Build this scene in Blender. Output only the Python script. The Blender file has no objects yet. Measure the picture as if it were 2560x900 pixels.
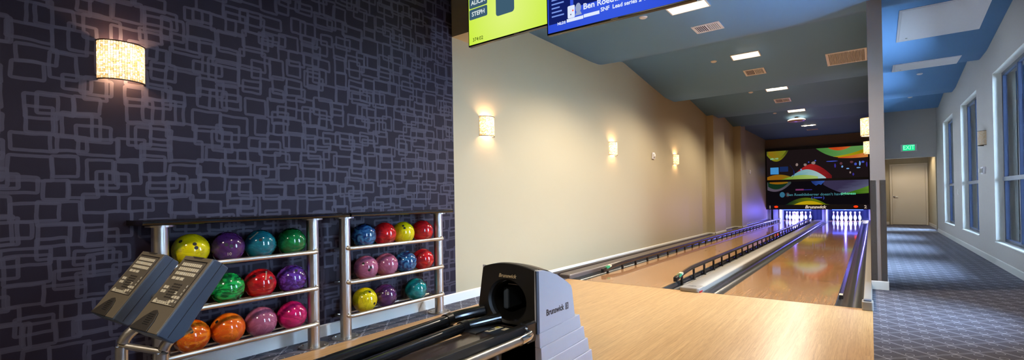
import bpy, bmesh, math, random
from mathutils import Vector, Matrix, Euler
random.seed(7)
PI = math.pi
S = bpy.context.scene
COL = S.collection

# ------------------------------------------------------------------ camera
FPX = 1178.23
F = Vector((-0.60524795, 0.79601066, 0.00647687)); R = Vector((0.79584858, 0.60526168, -0.01683255)); U = Vector((0.01731909, 0.00503326, 0.99983734))
CAM = Vector((0.8336, -5.7494, 1.124))
cd = bpy.data.cameras.new('camera'); cam = bpy.data.objects.new('camera', cd); COL.objects.link(cam)
cd.sensor_fit = 'HORIZONTAL'; cd.sensor_width = 36.0; cd.lens = FPX / 2560 * 36.0
cd.shift_y = 41.635 / 2560; cd.clip_start = 0.05; cd.clip_end = 200
M = Matrix.Identity(4)
for i in range(3):
    M[i][0] = R[i]; M[i][1] = U[i]; M[i][2] = -F[i]; M[i][3] = CAM[i]
cam.matrix_world = M
S.camera = cam
S.cycles.caustics_reflective = False; S.cycles.caustics_refractive = False
# ------------------------------------------------------------------ world and exposure
S.view_settings.view_transform = 'Standard'; S.view_settings.look = 'None'
S.view_settings.gamma = 1.0; S.view_settings.use_curve_mapping = False
S.view_settings.exposure = 0.0
W = bpy.data.worlds.new('sky'); S.world = W; W.use_nodes = True
bg = W.node_tree.nodes['Background']; bg.inputs[0].default_value = (0.58, 0.75, 1.0, 1); bg.inputs[1].default_value = 68.0
E_DOWN = 215.0      # recessed ceiling fixtures (W each)
E_SCONCE = 7.5
WARM = (1.0, 0.85, 0.67)
E_BLUE = 75.0

# ------------------------------------------------------------------ node helper
def lin(c):
    return tuple((v / 12.92 if v <= 0.04045 else ((v + 0.055) / 1.055) ** 2.4) for v in [x / 255.0 for x in c])
class V:
    """a scalar node socket with arithmetic"""
    def __init__(s, nt, k): s.nt = nt; s.k = k
    def _m(s, op, *o):
        n = s.nt.nodes.new('ShaderNodeMath'); n.operation = op
        for i, a in enumerate((s,) + o):
            if isinstance(a, V): s.nt.links.new(a.k, n.inputs[i])
            else: n.inputs[i].default_value = a
        return V(s.nt, n.outputs[0])
    def __add__(s, o): return s._m('ADD', o)
    def __sub__(s, o): return s._m('SUBTRACT', o)
    def __mul__(s, o): return s._m('MULTIPLY', o)
    def __truediv__(s, o): return s._m('DIVIDE', o)
    def __neg__(s): return s._m('MULTIPLY', -1.0)
    def mx(s, o): return s._m('MAXIMUM', o)
    def mn(s, o): return s._m('MINIMUM', o)
    def ab(s): return s._m('ABSOLUTE')
    def fr(s): return s._m('FRACT')
    def fl(s): return s._m('FLOOR')
    def sn(s): return s._m('SINE')
    def sq(s): return s._m('SQRT')
    def lt(s, o): return s._m('LESS_THAN', o)
    def gt(s, o): return s._m('GREATER_THAN', o)
    def pw(s, o): return s._m('POWER', o)
    def sm(s, a, b):
        n = s.nt.nodes.new('ShaderNodeMapRange'); n.interpolation_type = 'SMOOTHSTEP'
        s.nt.links.new(s.k, n.inputs[0]); n.inputs[1].default_value = a; n.inputs[2].default_value = b
        return V(s.nt, n.outputs[0])
def mat(name, base=(0.5, 0.5, 0.5), rough=0.5, metal=0.0, spec=0.5, coat=0.0, emit=None, es=0.0, rgb=True):
    m = bpy.data.materials.new(name); m.use_nodes = True
    b = m.node_tree.nodes['Principled BSDF']
    b.inputs['Base Color'].default_value = (*(lin(base) if rgb else base), 1)
    b.inputs['Roughness'].default_value = rough; b.inputs['Metallic'].default_value = metal
    b.inputs['Specular IOR Level'].default_value = spec
    b.inputs['Coat Weight'].default_value = coat; b.inputs['Coat Roughness'].default_value = 0.05
    if emit is not None:
        b.inputs['Emission Color'].default_value = (*lin(emit), 1); b.inputs['Emission Strength'].default_value = es
    return m
def nt_of(m): return m.node_tree, m.node_tree.nodes['Principled BSDF']
def pos(nt):
    g = nt.nodes.new('ShaderNodeNewGeometry'); s = nt.nodes.new('ShaderNodeSeparateXYZ'); nt.links.new(g.outputs['Position'], s.inputs[0])
    return [V(nt, s.outputs[i]) for i in range(3)]
def objco(nt):
    g = nt.nodes.new('ShaderNodeTexCoord'); s = nt.nodes.new('ShaderNodeSeparateXYZ'); nt.links.new(g.outputs['Object'], s.inputs[0])
    return g.outputs['Object'], [V(nt, s.outputs[i]) for i in range(3)]
def comb(nt, x, y, z):
    n = nt.nodes.new('ShaderNodeCombineXYZ')
    for i, a in enumerate((x, y, z)):
        if isinstance(a, V): nt.links.new(a.k, n.inputs[i])
        else: n.inputs[i].default_value = a
    return n.outputs[0]
def noise(nt, vec, scale, detail=2.0, rough=0.5, dist=0.0):
    n = nt.nodes.new('ShaderNodeTexNoise'); n.inputs['Scale'].default_value = scale; n.inputs['Detail'].default_value = detail
    n.inputs['Roughness'].default_value = rough; n.inputs['Distortion'].default_value = dist
    if vec is not None: nt.links.new(vec, n.inputs['Vector'])
    return V(nt, n.outputs[0])
def white(nt, vec):
    n = nt.nodes.new('ShaderNodeTexWhiteNoise'); n.noise_dimensions = '3D'; nt.links.new(vec, n.inputs['Vector'])
    s = nt.nodes.new('ShaderNodeSeparateColor'); nt.links.new(n.outputs['Color'], s.inputs[0])
    return [V(nt, s.outputs[i]) for i in range(3)]
def mixc(nt, fac, a, b):
    n = nt.nodes.new('ShaderNodeMix'); n.data_type = 'RGBA'
    if isinstance(fac, V): nt.links.new(fac.k, n.inputs[0])
    else: n.inputs[0].default_value = fac
    for i, c in ((6, a), (7, b)):
        if isinstance(c, tuple): n.inputs[i].default_value = (*lin(c), 1)
        else: nt.links.new(c, n.inputs[i])
    return n.outputs[2]
def bump(nt, b, h, strength=0.2, dist=0.01):
    n = nt.nodes.new('ShaderNodeBump'); n.inputs['Strength'].default_value = strength; n.inputs['Distance'].default_value = dist
    nt.links.new(h.k, n.inputs['Height']); nt.links.new(n.outputs[0], b.inputs['Normal'])

# ------------------------------------------------------------------ materials
def paint(name, c, rough=0.7):
    m = mat(name, c, rough, spec=0.3); nt, b = nt_of(m)
    g = nt.nodes.new('ShaderNodeNewGeometry')
    bump(nt, b, noise(nt, g.outputs['Position'], 260, 2), 0.06, 0.002)
    return m
M_WALL = paint('beige_wall_paint', (180, 168, 138), 0.5)
M_GREYWALL = paint('corridor_wall_paint', (180, 174, 166), 0.6)
M_DIV = paint('dimmed_taupe_paint', (132, 119, 109), 0.6)  # taupe darkened to offset the strong daylight on the wall end
M_CEIL = paint('blue_ceiling_paint', (114, 160, 210), 0.7)
M_WHITE = mat('white_trim_paint', (226, 224, 214), 0.4)
M_WHITEMETAL = mat('white_enamel', (240, 238, 242), 0.4)
M_DOOR = mat('cream_door_paint', (225, 214, 192), 0.45)

def m_wallpaper():
    m = mat('patterned_wallpaper', (40, 36, 50), 0.5, spec=0.2); nt, b = nt_of(m)
    x, y, z = pos(nt)
    g = nt.nodes.new('ShaderNodeNewGeometry')
    wob = noise(nt, g.outputs['Position'], 9, 1) - 0.5
    wob2 = noise(nt, comb(nt, z, x, y), 9, 1) - 0.5
    u = y + wob * 0.018; v = z + wob2 * 0.018
    mask = None
    layers = [(0.30, 0.24, 0.0, 0.0, 1), (0.30, 0.24, 0.15, 0.12, 2), (0.30, 0.24, 0.15, 0.0, 3), (0.30, 0.24, 0.0, 0.12, 4), (0.37, 0.29, 0.05, 0.06, 5)]
    for (cx, cy, ox, oy, sd) in layers:
        uu = (u + ox + 20.0) / cx; vv = (v + oy + 20.0) / cy
        iu = uu.fl(); iv = vv.fl()
        r1, r2, r3 = white(nt, comb(nt, iu, iv, float(sd)))
        s1, s2, s3 = white(nt, comb(nt, iu, iv, float(sd) + 50))
        hw = r1 * 0.05 + 0.050; hh = r2 * 0.040 + 0.038
        # random centre, kept inside the cell
        px = (uu - iu - 0.5) * cx + (r3 - 0.5) * 1.7 * ((hw + 0.012) * -1.0 + cx / 2)
        py = (vv - iv - 0.5) * cy + (s1 - 0.5) * 1.7 * ((hh + 0.012) * -1.0 + cy / 2)
        rr = 0.007
        qx = px.ab() - hw + rr; qy = py.ab() - hh + rr
        ax = qx.mx(0.0); ay = qy.mx(0.0)
        d = (ax * ax + ay * ay).sq() + qx.mx(qy).mn(0.0) - rr
        e = d.ab()
        ln = (e * -1.0 + 0.0092).sm(-0.001, 0.0012)
        if mask is None: mask = ln
        else:
            both = mask.mn(ln) * 0.22                      # the print is a little paler where two lines cross
            mask = mask.mx(ln) + both
    mask = mask.mn(1.22) * 0.82
    fine = noise(nt, g.outputs['Position'], 600, 2)
    c = mixc(nt, mask, (26, 18, 32), (64, 60, 72))
    c2 = nt.nodes.new('ShaderNodeMix'); c2.data_type = 'RGBA'; c2.blend_type = 'MULTIPLY'; c2.inputs[0].default_value = 0.5
    nt.links.new(c, c2.inputs[6]); k = comb(nt, fine * 0.8 + 0.6, fine * 0.8 + 0.6, fine * 0.8 + 0.6); nt.links.new(k, c2.inputs[7])
    nt.links.new(c2.outputs[2], b.inputs['Base Color'])
    rgh = mask * -0.12 + 0.62; nt.links.new(rgh.k, b.inputs['Roughness'])
    nt.links.new((mask * 0.12).k, b.inputs['Metallic'])
    return m
M_PAPER = m_wallpaper()

def m_wood(name, c1, c2, c3, rough, board=0.0265, glen=1.6, spec=0.5, coat=0.0):
    m = mat(name, c1, rough, spec=spec, coat=coat); nt, b = nt_of(m)
    x, y, z = pos(nt)
    bx = (x + 10.0) / board; ib = bx.fl()
    r, r2, r3 = white(nt, comb(nt, ib, 3.0, 0.0))
    by = (y + 30.0) / glen + r * 5.0; jy = by.fl()
    q, q2, q3 = white(nt, comb(nt, ib, jy, 1.0))
    streak = noise(nt, comb(nt, x * 60.0 + q * 40.0, y * 1.6, q * 9.0), 1.0, 4, 0.6, 0.6)
    fleck = noise(nt, comb(nt, x * 300.0, y * 9.0, q2 * 5.0), 1.0, 2)
    c = mixc(nt, q * 0.5 + (streak - 0.5) * 1.3 + 0.3, c1, c2)
    c = mixc(nt, (streak * fleck * 2.8 - 0.42).mx(0.0).mn(0.8), c, c3)
    nt.links.new(c, b.inputs['Base Color'])
    return m
M_APPROACH = m_wood('approach_maple', (226, 187, 132), (206, 163, 108), (176, 128, 78), 0.28, spec=0.45)
M_LANE = m_wood('lane_maple', (205, 158, 112), (188, 138, 92), (160, 112, 72), 0.07, spec=0.9, coat=0.35)

def m_carpet():
    m = mat('patterned_carpet', (74, 74, 82), 0.9, spec=0.2); nt, b = nt_of(m)
    x, y, z = pos(nt)
    a = 0.125; bb = 0.245
    u = (x - 0.908 + 20 * a) / a; iu = u.fl(); fx = u - iu
    y0 = y + 1.657 - iu * (bb / 2) + 40 * bb
    tot = None
    def line(yy, cosv, w=0.0012):
        t = yy / bb; t = t - t.fl(); d = t.mn(t * -1.0 + 1.0) * (bb * cosv)
        return (d * -1.0 + w).sm(-0.0012, 0.0008)
    for k in (-0.5,):
        sl = k * bb / a; cs = 1 / math.sqrt(1 + sl * sl)
        l = line(y0 - fx * (k * bb), cs)
        tot = l if tot is None else tot.mx(l)
    cur = (fx * PI).sn() * 0.012
    for k in (-0.5, 0.5):
        for sgn in (1, -1):
            tot = tot.mx(line(y0 - fx * (k * bb) + cur * float(sgn), 0.75))
    # small rings on the columns of nodes
    fr = fx.mn(fx * -1.0 + 1.0) * a
    near = fx.gt(0.5)
    yr = (y0 - near * (bb / 2)) / (bb / 2); yr = (yr - yr.fl() - 0.5) * (bb / 2)
    rd = (fr * fr + yr * yr).sq()
    ring = (((rd - 0.024).ab()) * -1.0 + 0.0014).sm(-0.0012, 0.0008)
    tot = tot.mx(ring)
    yn = (y0 - near * (bb / 2)) / bb; yn = yn - yn.fl(); yn = yn.mn(yn * -1.0 + 1.0) * bb
    tot = tot.mx(((fr * fr + yn * yn).sq() * -1.0 + 0.011).sm(-0.003, 0.004))
    g = nt.nodes.new('ShaderNodeNewGeometry')
    fuzz = noise(nt, g.outputs['Position'], 420, 2)
    c = mixc(nt, tot * 0.8, (74, 73, 86), (200, 200, 212))
    c = mixc(nt, (fuzz - 0.35).mx(0.0), c, (25, 25, 30))
    nt.links.new(c, b.inputs['Base Color']); bump(nt, b, fuzz, 0.5, 0.004)
    b.inputs['Sheen Weight'].default_value = 0.12; b.inputs['Sheen Roughness'].default_value = 0.4
    return m
M_CARPET = m_carpet()

def m_steel():
    m = mat('brushed_steel', (190, 186, 180), 0.3, metal=1.0); nt, b = nt_of(m)
    co, (x, y, z) = objco(nt)
    n = noise(nt, comb(nt, x * 30.0, y * 30.0, z * 300.0), 1.0, 2)
    nt.links.new((n * 0.25 + 0.22).k, b.inputs['Roughness'])
    return m
M_STEEL = m_steel()
M_GUARD = mat('dull_steel', (112, 108, 102), 0.38, metal=0.9)
M_CHROME = mat('polished_chrome', (215, 215, 215), 0.1, metal=1.0)
M_GLOSSBLACK = mat('gloss_black_laminate', (12, 11, 12), 0.12, spec=0.6)
M_BLACK = mat('black_plastic', (16, 15, 15), 0.35)
M_SATINBLACK = mat('satin_black_plastic', (20, 19, 17), 0.45)
M_VOID = mat('black_recess', (5, 5, 5), 0.6)
M_TUBE = mat('dark_track_plastic', (26, 27, 27), 0.16, spec=0.7)
M_SILVER = mat('silver_plastic', (198, 202, 214), 0.38, metal=0.15)
M_BLUEGREY = mat('blue_grey_plastic', (66, 78, 94), 0.45)
M_KEYFACE = mat('taupe_grey_plastic', (102, 94, 80), 0.45)
M_KEYPANEL = mat('grey_membrane', (92, 86, 76), 0.4)
M_KEYS = mat('pale_key_print', (205, 198, 178), 0.5)
M_KEYDARK = mat('dark_key_print', (50, 46, 42), 0.5)
M_CAP = mat('grey_capping', (142, 137, 128), 0.45, spec=0.5)
M_CURB = mat('brown_grey_capping', (98, 88, 84), 0.3, spec=0.5)
M_DARKCURB = mat('dark_brown_capping', (52, 44, 42), 0.35)
M_GUTTER = mat('dark_gutter', (66, 66, 64), 0.22, spec=0.7, metal=0.2)
M_RAIL = mat('dark_bumper_rail', (58, 50, 46), 0.25, metal=0.35)
M_PIN = mat('white_pin', (240, 240, 240), 0.12, coat=0.6)
M_RED = mat('red_stripe', (200, 20, 40), 0.3)
M_GREEN = mat('green_sticker', (30, 150, 100), 0.4)
M_STICKER = mat('pale_sticker', (205, 195, 165), 0.5)
M_STICKY = mat('yellow_sticker', (190, 175, 60), 0.5)
M_INK = mat('dark_ink', (45, 42, 40), 0.5)
M_TAN = mat('tan_print', (190, 170, 135), 0.5)
M_DARKBRONZE = mat('dark_bronze', (48, 38, 28), 0.35, metal=0.8)
M_FRAME = mat('navy_window_frame', (34, 42, 62), 0.35)
M_TRANSOM = mat('lit_window_transom', (120, 124, 130), 0.35)  # paler than the frame: daylight on the bar put into its colour
M_SEAM = mat('dark_seam', (70, 45, 25), 0.5)
M_TVBODY = mat('tv_black', (10, 10, 11), 0.25)
M_GRILLE = mat('grey_slot', (78, 74, 80), 0.6)
M_DARKMASK = mat('black_masking_panel', (20, 16, 16), 0.35)
M_FARBEIGE = paint('brown_beige_paint', (150, 132, 112), 0.6)
M_STONE = mat('grey_siding', (110, 130, 165), 0.7)
M_HEDGE = mat('hedge_green', (120, 150, 90), 0.9)
M_GROUND = mat('pale_paving', (190, 190, 185), 0.9)
def emis(name, c, s):
    m = bpy.data.materials.new(name); m.use_nodes = True; nt = m.node_tree
    nt.nodes.remove(nt.nodes['Principled BSDF']); e = nt.nodes.new('ShaderNodeEmission')
    e.inputs[0].default_value = (*lin(c), 1); e.inputs[1].default_value = s
    nt.links.new(e.outputs[0], nt.nodes['Material Output'].inputs[0]); return m
M_LAMP = emis('lamp_white', (255, 240, 215), 14.0)
M_LAMPBOX = emis('lit_reflector', (255, 232, 190), 2.6)
M_BLUELED = emis('blue_led', (60, 90, 255), 9.0)
M_REDLAMP = emis('red_indicator', (255, 50, 10), 1.6)
M_EXIT = emis('exit_green', (20, 235, 150), 1.0)
M_EXITTXT = emis('exit_white', (150, 255, 215), 1.0)
def m_glass():
    m = bpy.data.materials.new('window_glass'); m.use_nodes = True; nt = m.node_tree
    nt.nodes.remove(nt.nodes['Principled BSDF'])
    t = nt.nodes.new('ShaderNodeBsdfTransparent'); t.inputs[0].default_value = (0.86, 0.92, 0.97, 1)
    g = nt.nodes.new('ShaderNodeBsdfGlossy'); g.inputs['Roughness'].default_value = 0.02
    f = nt.nodes.new('ShaderNodeFresnel'); f.inputs[0].default_value = 1.45
    x = nt.nodes.new('ShaderNodeMixShader'); nt.links.new(f.outputs[0], x.inputs[0]); nt.links.new(t.outputs[0], x.inputs[1]); nt.links.new(g.outputs[0], x.inputs[2])
    nt.links.new(x.outputs[0], nt.nodes['Material Output'].inputs[0]); return m
M_GLASS = m_glass()
def m_mosaic(lit):
    m = mat('mosaic_shade_lit' if lit else 'mosaic_shade_unlit', (190, 165, 125), 0.35); nt, b = nt_of(m)
    co, (x, y, z) = objco(nt)
    ang = nt.nodes.new('ShaderNodeMath'); ang.operation = 'ARCTAN2'
    nt.links.new(y.k, ang.inputs[0]); nt.links.new((x + 0.06).k, ang.inputs[1])
    u = V(nt, ang.outputs[0]) * 0.12
    vo = nt.nodes.new('ShaderNodeTexVoronoi'); vo.distance = 'CHEBYCHEV'; vo.feature = 'F1'
    vo.inputs['Scale'].default_value = 95; vo.inputs['Randomness'].default_value = 0.35
    v2 = nt.nodes.new('ShaderNodeTexVoronoi'); v2.distance = 'CHEBYCHEV'; v2.feature = 'F2'
    v2.inputs['Scale'].default_value = 95; v2.inputs['Randomness'].default_value = 0.35
    vec = comb(nt, u, z, 0.0)
    nt.links.new(vec, vo.inputs['Vector']); nt.links.new(vec, v2.inputs['Vector'])
    gap = (V(nt, v2.outputs[0]) - V(nt, vo.outputs[0])).sm(0.03, 0.15)
    s = nt.nodes.new('ShaderNodeSeparateColor'); nt.links.new(vo.outputs['Color'], s.inputs[0])
    rnd = V(nt, s.outputs[0])
    tile = mixc(nt, rnd, (255, 190, 110), (255, 236, 200))
    c = mixc(nt, gap, (70, 40, 20), tile)
    nt.links.new(c, b.inputs['Base Color'])
    if lit:
        nt.links.new(c, b.inputs['Emission Color'])
        glow = ((z - 0.02).ab() * -4.0 + 1.0).mx(0.3)
        st = (rnd * 0.6 + 0.7) * (gap * 0.9 + 0.1) * glow * 2.3
        nt.links.new(st.k, b.inputs['Emission Strength'])
    else:
        nt.links.new(mixc(nt, 0.6, c, (140, 128, 112)), b.inputs['Base Color'])
    return m
M_MOSAIC = m_mosaic(True); M_MOSAIC0 = m_mosaic(False)

def m_ball(name, c1, c2, sc=9.0, sharp=0.12, seed=0.0):
    m = mat(name, c1, 0.14, coat=0.4); nt, b = nt_of(m)
    co, (x, y, z) = objco(nt)
    n = noise(nt, comb(nt, x + seed, y + seed * 0.7, z * 1.6), sc, 3, 0.5, 3.0)
    f = n.sm(0.5 - sharp, 0.5 + sharp)
    vein = (((n - 0.5).ab() * -1.0) + 0.03).sm(0.0, 0.03)
    c = mixc(nt, f, c1, c2)
    c = mixc(nt, vein * 0.35, c, tuple(int(v * 0.45) for v in c1))
    nt.links.new(c, b.inputs['Base Color']); return m

# ------------------------------------------------------------------ mesh helpers
def new_bm(): return bmesh.new()
def quadbox(bm, x0, x1, y0, y1, z0, z1, mtx=None):
    vs = [bm.verts.new(Vector((x, y, z)) if mtx is None else mtx @ Vector((x, y, z))) for z in (z0, z1) for y in (y0, y1) for x in (x0, x1)]
    for f in ((0, 2, 3, 1), (4, 5, 7, 6), (0, 1, 5, 4), (2, 6, 7, 3), (0, 4, 6, 2), (1, 3, 7, 5)): bm.faces.new([vs[i] for i in f])
    return bm
def prism(bm, pts, axis, a, b, mtx=None):
    """extrude the closed outline pts along axis from a to b; pts are given in the two other axes"""
    def P(p, t):
        v = {'X': (t, p[0], p[1]), 'Y': (p[0], t, p[1]), 'Z': (p[0], p[1], t)}[axis]
        v = Vector(v); return v if mtx is None else mtx @ v
    A = [bm.verts.new(P(p, a)) for p in pts]; B = [bm.verts.new(P(p, b)) for p in pts]
    n = len(pts); bm.faces.new(A[::-1]); bm.faces.new(B)
    for i in range(n): bm.faces.new((A[i], A[(i + 1) % n], B[(i + 1) % n], B[i]))
    return bm
def lathe(bm, prof, seg=24, mtx=None):
    rings = []
    for r, z in prof:
        if r < 1e-6: rings.append([bm.verts.new((mtx @ Vector((0, 0, z))) if mtx else (0, 0, z))])
        else:
            rings.append([bm.verts.new((mtx @ Vector((r * math.cos(2 * PI * k / seg), r * math.sin(2 * PI * k / seg), z))) if mtx else (r * math.cos(2 * PI * k / seg), r * math.sin(2 * PI * k / seg), z)) for k in range(seg)])
    for A, B in zip(rings, rings[1:]):
        if len(A) == 1 and len(B) == 1: continue
        for k in range(seg):
            k2 = (k + 1) % seg
            if len(A) == 1: bm.faces.new((A[0], B[k2], B[k]))
            elif len(B) == 1: bm.faces.new((A[k], A[k2], B[0]))
            else: bm.faces.new((A[k], A[k2], B[k2], B[k]))
    return bm
def tube(bm, path, ru, rv=None, seg=14, cap=True, up=(0, 0, 1)):
    rv = rv or ru; path = [Vector(p) for p in path]; rings = []
    for i, p in enumerate(path):
        t = (path[min(i + 1, len(path) - 1)] - path[max(i - 1, 0)]).normalized()
        upv = Vector(up)
        if abs(t.dot(upv)) > 0.97: upv = Vector((0, 1, 0))
        s = t.cross(upv).normalized(); w = s.cross(t)
        rings.append([bm.verts.new(p + s * (ru * math.cos(2 * PI * k / seg)) + w * (rv * math.sin(2 * PI * k / seg))) for k in range(seg)])
    for A, B in zip(rings, rings[1:]):
        for k in range(seg): bm.faces.new((A[k], A[(k + 1) % seg], B[(k + 1) % seg], B[k]))
    if cap: bm.faces.new(rings[0][::-1]); bm.faces.new(rings[-1])
    return bm
def sweep(bm, prof, path, closed=True):
    """sweep an XZ profile along points (x,y,z) offsets"""
    rings = [[bm.verts.new((p[0] + a, p[1], p[2] + b)) for a, b in prof] for p in path]
    n = len(prof)
    for A, B in zip(rings, rings[1:]):
        for k in range(n if closed else n - 1): bm.faces.new((A[k], A[(k + 1) % n], B[(k + 1) % n], B[k]))
    if closed: bm.faces.new(rings[0]); bm.faces.new(rings[-1][::-1])
    return bm
def obj(name, bm, m, parent=None, smooth=False, bevel=0.0, loc=None, recalc=True):
    if recalc: bmesh.ops.recalc_face_normals(bm, faces=bm.faces)
    me = bpy.data.meshes.new(name); bm.to_mesh(me); bm.free()
    if m is not None: me.materials.append(m)
    o = bpy.data.objects.new(name, me); COL.objects.link(o)
    if parent is not None: o.parent = parent
    if loc is not None: o.location = loc
    if smooth:
        for p in me.polygons: p.use_smooth = True
        if smooth == 'auto':
            md = o.modifiers.new('edges', 'EDGE_SPLIT'); md.split_angle = math.radians(35)
    if bevel:
        md = o.modifiers.new('bevel', 'BEVEL'); md.width = bevel; md.segments = 2; md.limit_method = 'ANGLE'; md.angle_limit = math.radians(40)
    return o
def box(name, x0, x1, y0, y1, z0, z1, m, parent=None, bevel=0.0):
    return obj(name, quadbox(new_bm(), x0, x1, y0, y1, z0, z1), m, parent, bevel=bevel)
def tag(o, label, cat, group=None):
    o['label'] = label; o['category'] = cat
    if group: o['group'] = group
    return o
def thing(name, label, cat, loc=(0, 0, 0), group=None, rotz=0.0):
    o = bpy.data.objects.new(name, None); COL.objects.link(o); o.location = loc; o.rotation_euler = (0, 0, rotz)
    o.empty_display_size = 0.1
    return tag(o, label, cat, group)
def struct(o): o['kind'] = 'structure'; return o
def text(name, s, size, m, parent=None, mtx=None, ext=0.0008, bold=0.0, shear=0.0, align='CENTER', sx=1.0):
    c = bpy.data.curves.new(name, 'FONT'); c.body = s; c.size = size; c.extrude = ext; c.offset = bold; c.shear = shear
    c.align_x = align; c.align_y = 'CENTER'; c.resolution_u = 3
    t = bpy.data.objects.new(name + '_tmp', c); COL.objects.link(t)
    bpy.context.view_layer.update()
    me = bpy.data.meshes.new_from_object(t.evaluated_get(bpy.context.evaluated_depsgraph_get()))
    bpy.data.objects.remove(t); bpy.data.curves.remove(c)
    me.materials.clear(); me.materials.append(m)
    if sx != 1.0: me.transform(Matrix.Scale(sx, 4, (1, 0, 0)))
    if mtx is not None: me.transform(mtx)
    o = bpy.data.objects.new(name, me); COL.objects.link(o)
    if parent is not None: o.parent = parent
    return o
def copy_thing(o, parent=None):
    c = o.copy(); COL.objects.link(c); c.parent = parent
    for ch in [k for k in o.children]: copy_thing(ch, c)
    return c
def axes(o, ex, ey, ez):
    m = Matrix.Identity(4)
    for i in range(3): m[i][0] = ex[i]; m[i][1] = ey[i]; m[i][2] = ez[i]; m[i][3] = o[i]
    return m
def ellipse(cx, cy, a, b, n=32, a0=0.0, a1=2 * PI):
    return [(cx + a * math.cos(a0 + (a1 - a0) * k / n), cy + b * math.sin(a0 + (a1 - a0) * k / n)) for k in range(n)]
def rrect(x0, x1, y0, y1, r, n=4):
    P = []
    for cx, cy, a in ((x1 - r, y1 - r, 0), (x0 + r, y1 - r, PI / 2), (x0 + r, y0 + r, PI), (x1 - r, y0 + r, 1.5 * PI)):
        for k in range(n + 1): P.append((cx + r * math.cos(a + PI / 2 * k / n), cy + r * math.sin(a + PI / 2 * k / n)))
    return P

# ================================================================== STRUCTURE
XL, XR = -2.853, 2.36
YB = -9.5
HOLES = [(-4.1, -3.65), (-0.6, 0.5), (2.62, 4.53), (5.9, 7.78), (8.95, 10.75)]  # first two are out of view, added and sized for their daylight
ZS, ZH = 0.345, 2.94
# floors
struct(box('floor', XL - .3, -2.57, YB, 0.0, -0.2, 0.0, M_CARPET))
struct(box('floor', -2.57, 0.834, -4.75, 0.0, -0.2, 0.0, M_APPROACH))
struct(box('floor', -2.57, 0.834, YB, -4.75, -0.2, 0.0, M_CARPET))
struct(box('floor', 0.834, 2.75, YB, 12.25, -0.2, 0.0, M_CARPET))
struct(box('floor', 0.834, 2.75, 12.25, 16.2, -0.2, 0.0, M_CARPET))
struct(box('trim_1', 0.99, 2.36, 12.2, 12.24, 0.0, 0.006, M_WHITE))
struct(box('floor', XL - .3, 0.834, 0.0, 19.6, -0.35, -0.16, M_VOID))
# left wall
struct(box('wall_left', XL - .2, XL, YB, -1.96, 0.0, 3.9, M_PAPER))
struct(box('wall_left', XL - .2, XL, -1.96, 19.6, 0.0, 3.9, M_WALL))
struct(box('wall_left', XL, -2.68, 8.35, 9.6, 0.0, 3.9, M_WALL))
struct(box('wall_left', XL, -2.62, 11.6, 12.35, 0.0, 3.9, M_WALL))
def baseboard(name, pts, h=0.1, t=0.014):
    bm = new_bm(); prof = [(0, 0), (t, 0), (t, h - .008), (t - .006, h), (0, h)]
    for (x0, y0), (x1, y1), nx, ny in pts:
        A = [bm.verts.new((x0 + nx * a, y0 + ny * a, z)) for a, z in prof]; B = [bm.verts.new((x1 + nx * a, y1 + ny * a, z)) for a, z in prof]
        for k in range(5): bm.faces.new((A[k], A[(k + 1) % 5], B[(k + 1) % 5], B[k]))
        bm.faces.new(A[::-1]); bm.faces.new(B)
    return struct(obj(name, bm, M_WHITE))
baseboard('baseboard_left', [((XL, YB), (XL, 8.35), 1, 0), ((XL, 8.35), (-2.666, 8.35), 0, -1), ((-2.68, 8.336), (-2.68, 9.6), 1, 0), ((XL, 9.6), (XL, 11.6), 1, 0), ((XL, 11.6), (-2.606, 11.6), 0, -1), ((-2.62, 11.586), (-2.62, 12.35), 1, 0), ((XL, 12.35), (XL, 17.6), 1, 0)])
# dividing wall between lanes and corridor
struct(box('wall_divider', 0.834, 0.975, 1.25, 19.6, 0.0, 3.9, M_DIV))
baseboard('baseboard_divider', [((0.826, 1.25), (0.989, 1.25), 0, -1), ((0.975, 1.24), (0.975, 12.25), 1, 0)])
# right wall with window openings
def right_wall():
    bm = new_bm(); y = YB; x1 = XR + .32
    for a, b in HOLES:
        quadbox(bm, XR, x1, y, a, 0, 3.9); quadbox(bm, XR, x1, a, b, 0, ZS); quadbox(bm, XR, x1, a, b, ZH, 3.9); y = b
    quadbox(bm, XR, x1, y, 12.3, 0, 3.9)
    return struct(obj('wall_right', bm, M_GREYWALL))
right_wall()
baseboard('baseboard_right', [((XR, YB), (XR, 12.3), -1, 0)])
# corridor end wall with its opening, and the alcove behind
bm = new_bm(); quadbox(bm, 0.975, 1.17, 12.3, 12.5, 0, 3.9); quadbox(bm, 1.17, 2.37, 12.3, 12.5, 2.16, 3.9); quadbox(bm, 2.37, 2.75, 12.3, 12.5, 0, 3.9)
struct(obj('wall_far', bm, M_GREYWALL))
struct(box('wall_far', 0.97, 2.75, 16.0, 16.2, 0, 3.0, M_WALL))
bm = new_bm(); x1 = 2.65; quadbox(bm, 2.45, x1, 12.5, 12.75, 0, 3.0); quadbox(bm, 2.45, x1, 13.75, 16.0, 0, 3.0); quadbox(bm, 2.45, x1, 12.75, 13.75, 2.25, 3.0)
struct(obj('wall_right', bm, M_WALL))
struct(box('ceiling', 0.975, 2.75, 12.5, 16.0, 2.6, 2.7, M_WHITE))
baseboard('baseboard_far', [((0.975, 16.0), (1.36, 16.0), 0, -1), ((2.45, 13.8), (2.45, 16.0), -1, 0), ((2.37, 12.3), (XR, 12.3), 0, -1), ((0.975, 12.3), (1.17, 12.3), 0, -1)])
struct(box('wall_back', XL - .2, XR + .2, YB - .2, YB, 0, 3.9, M_WALL))
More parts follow.
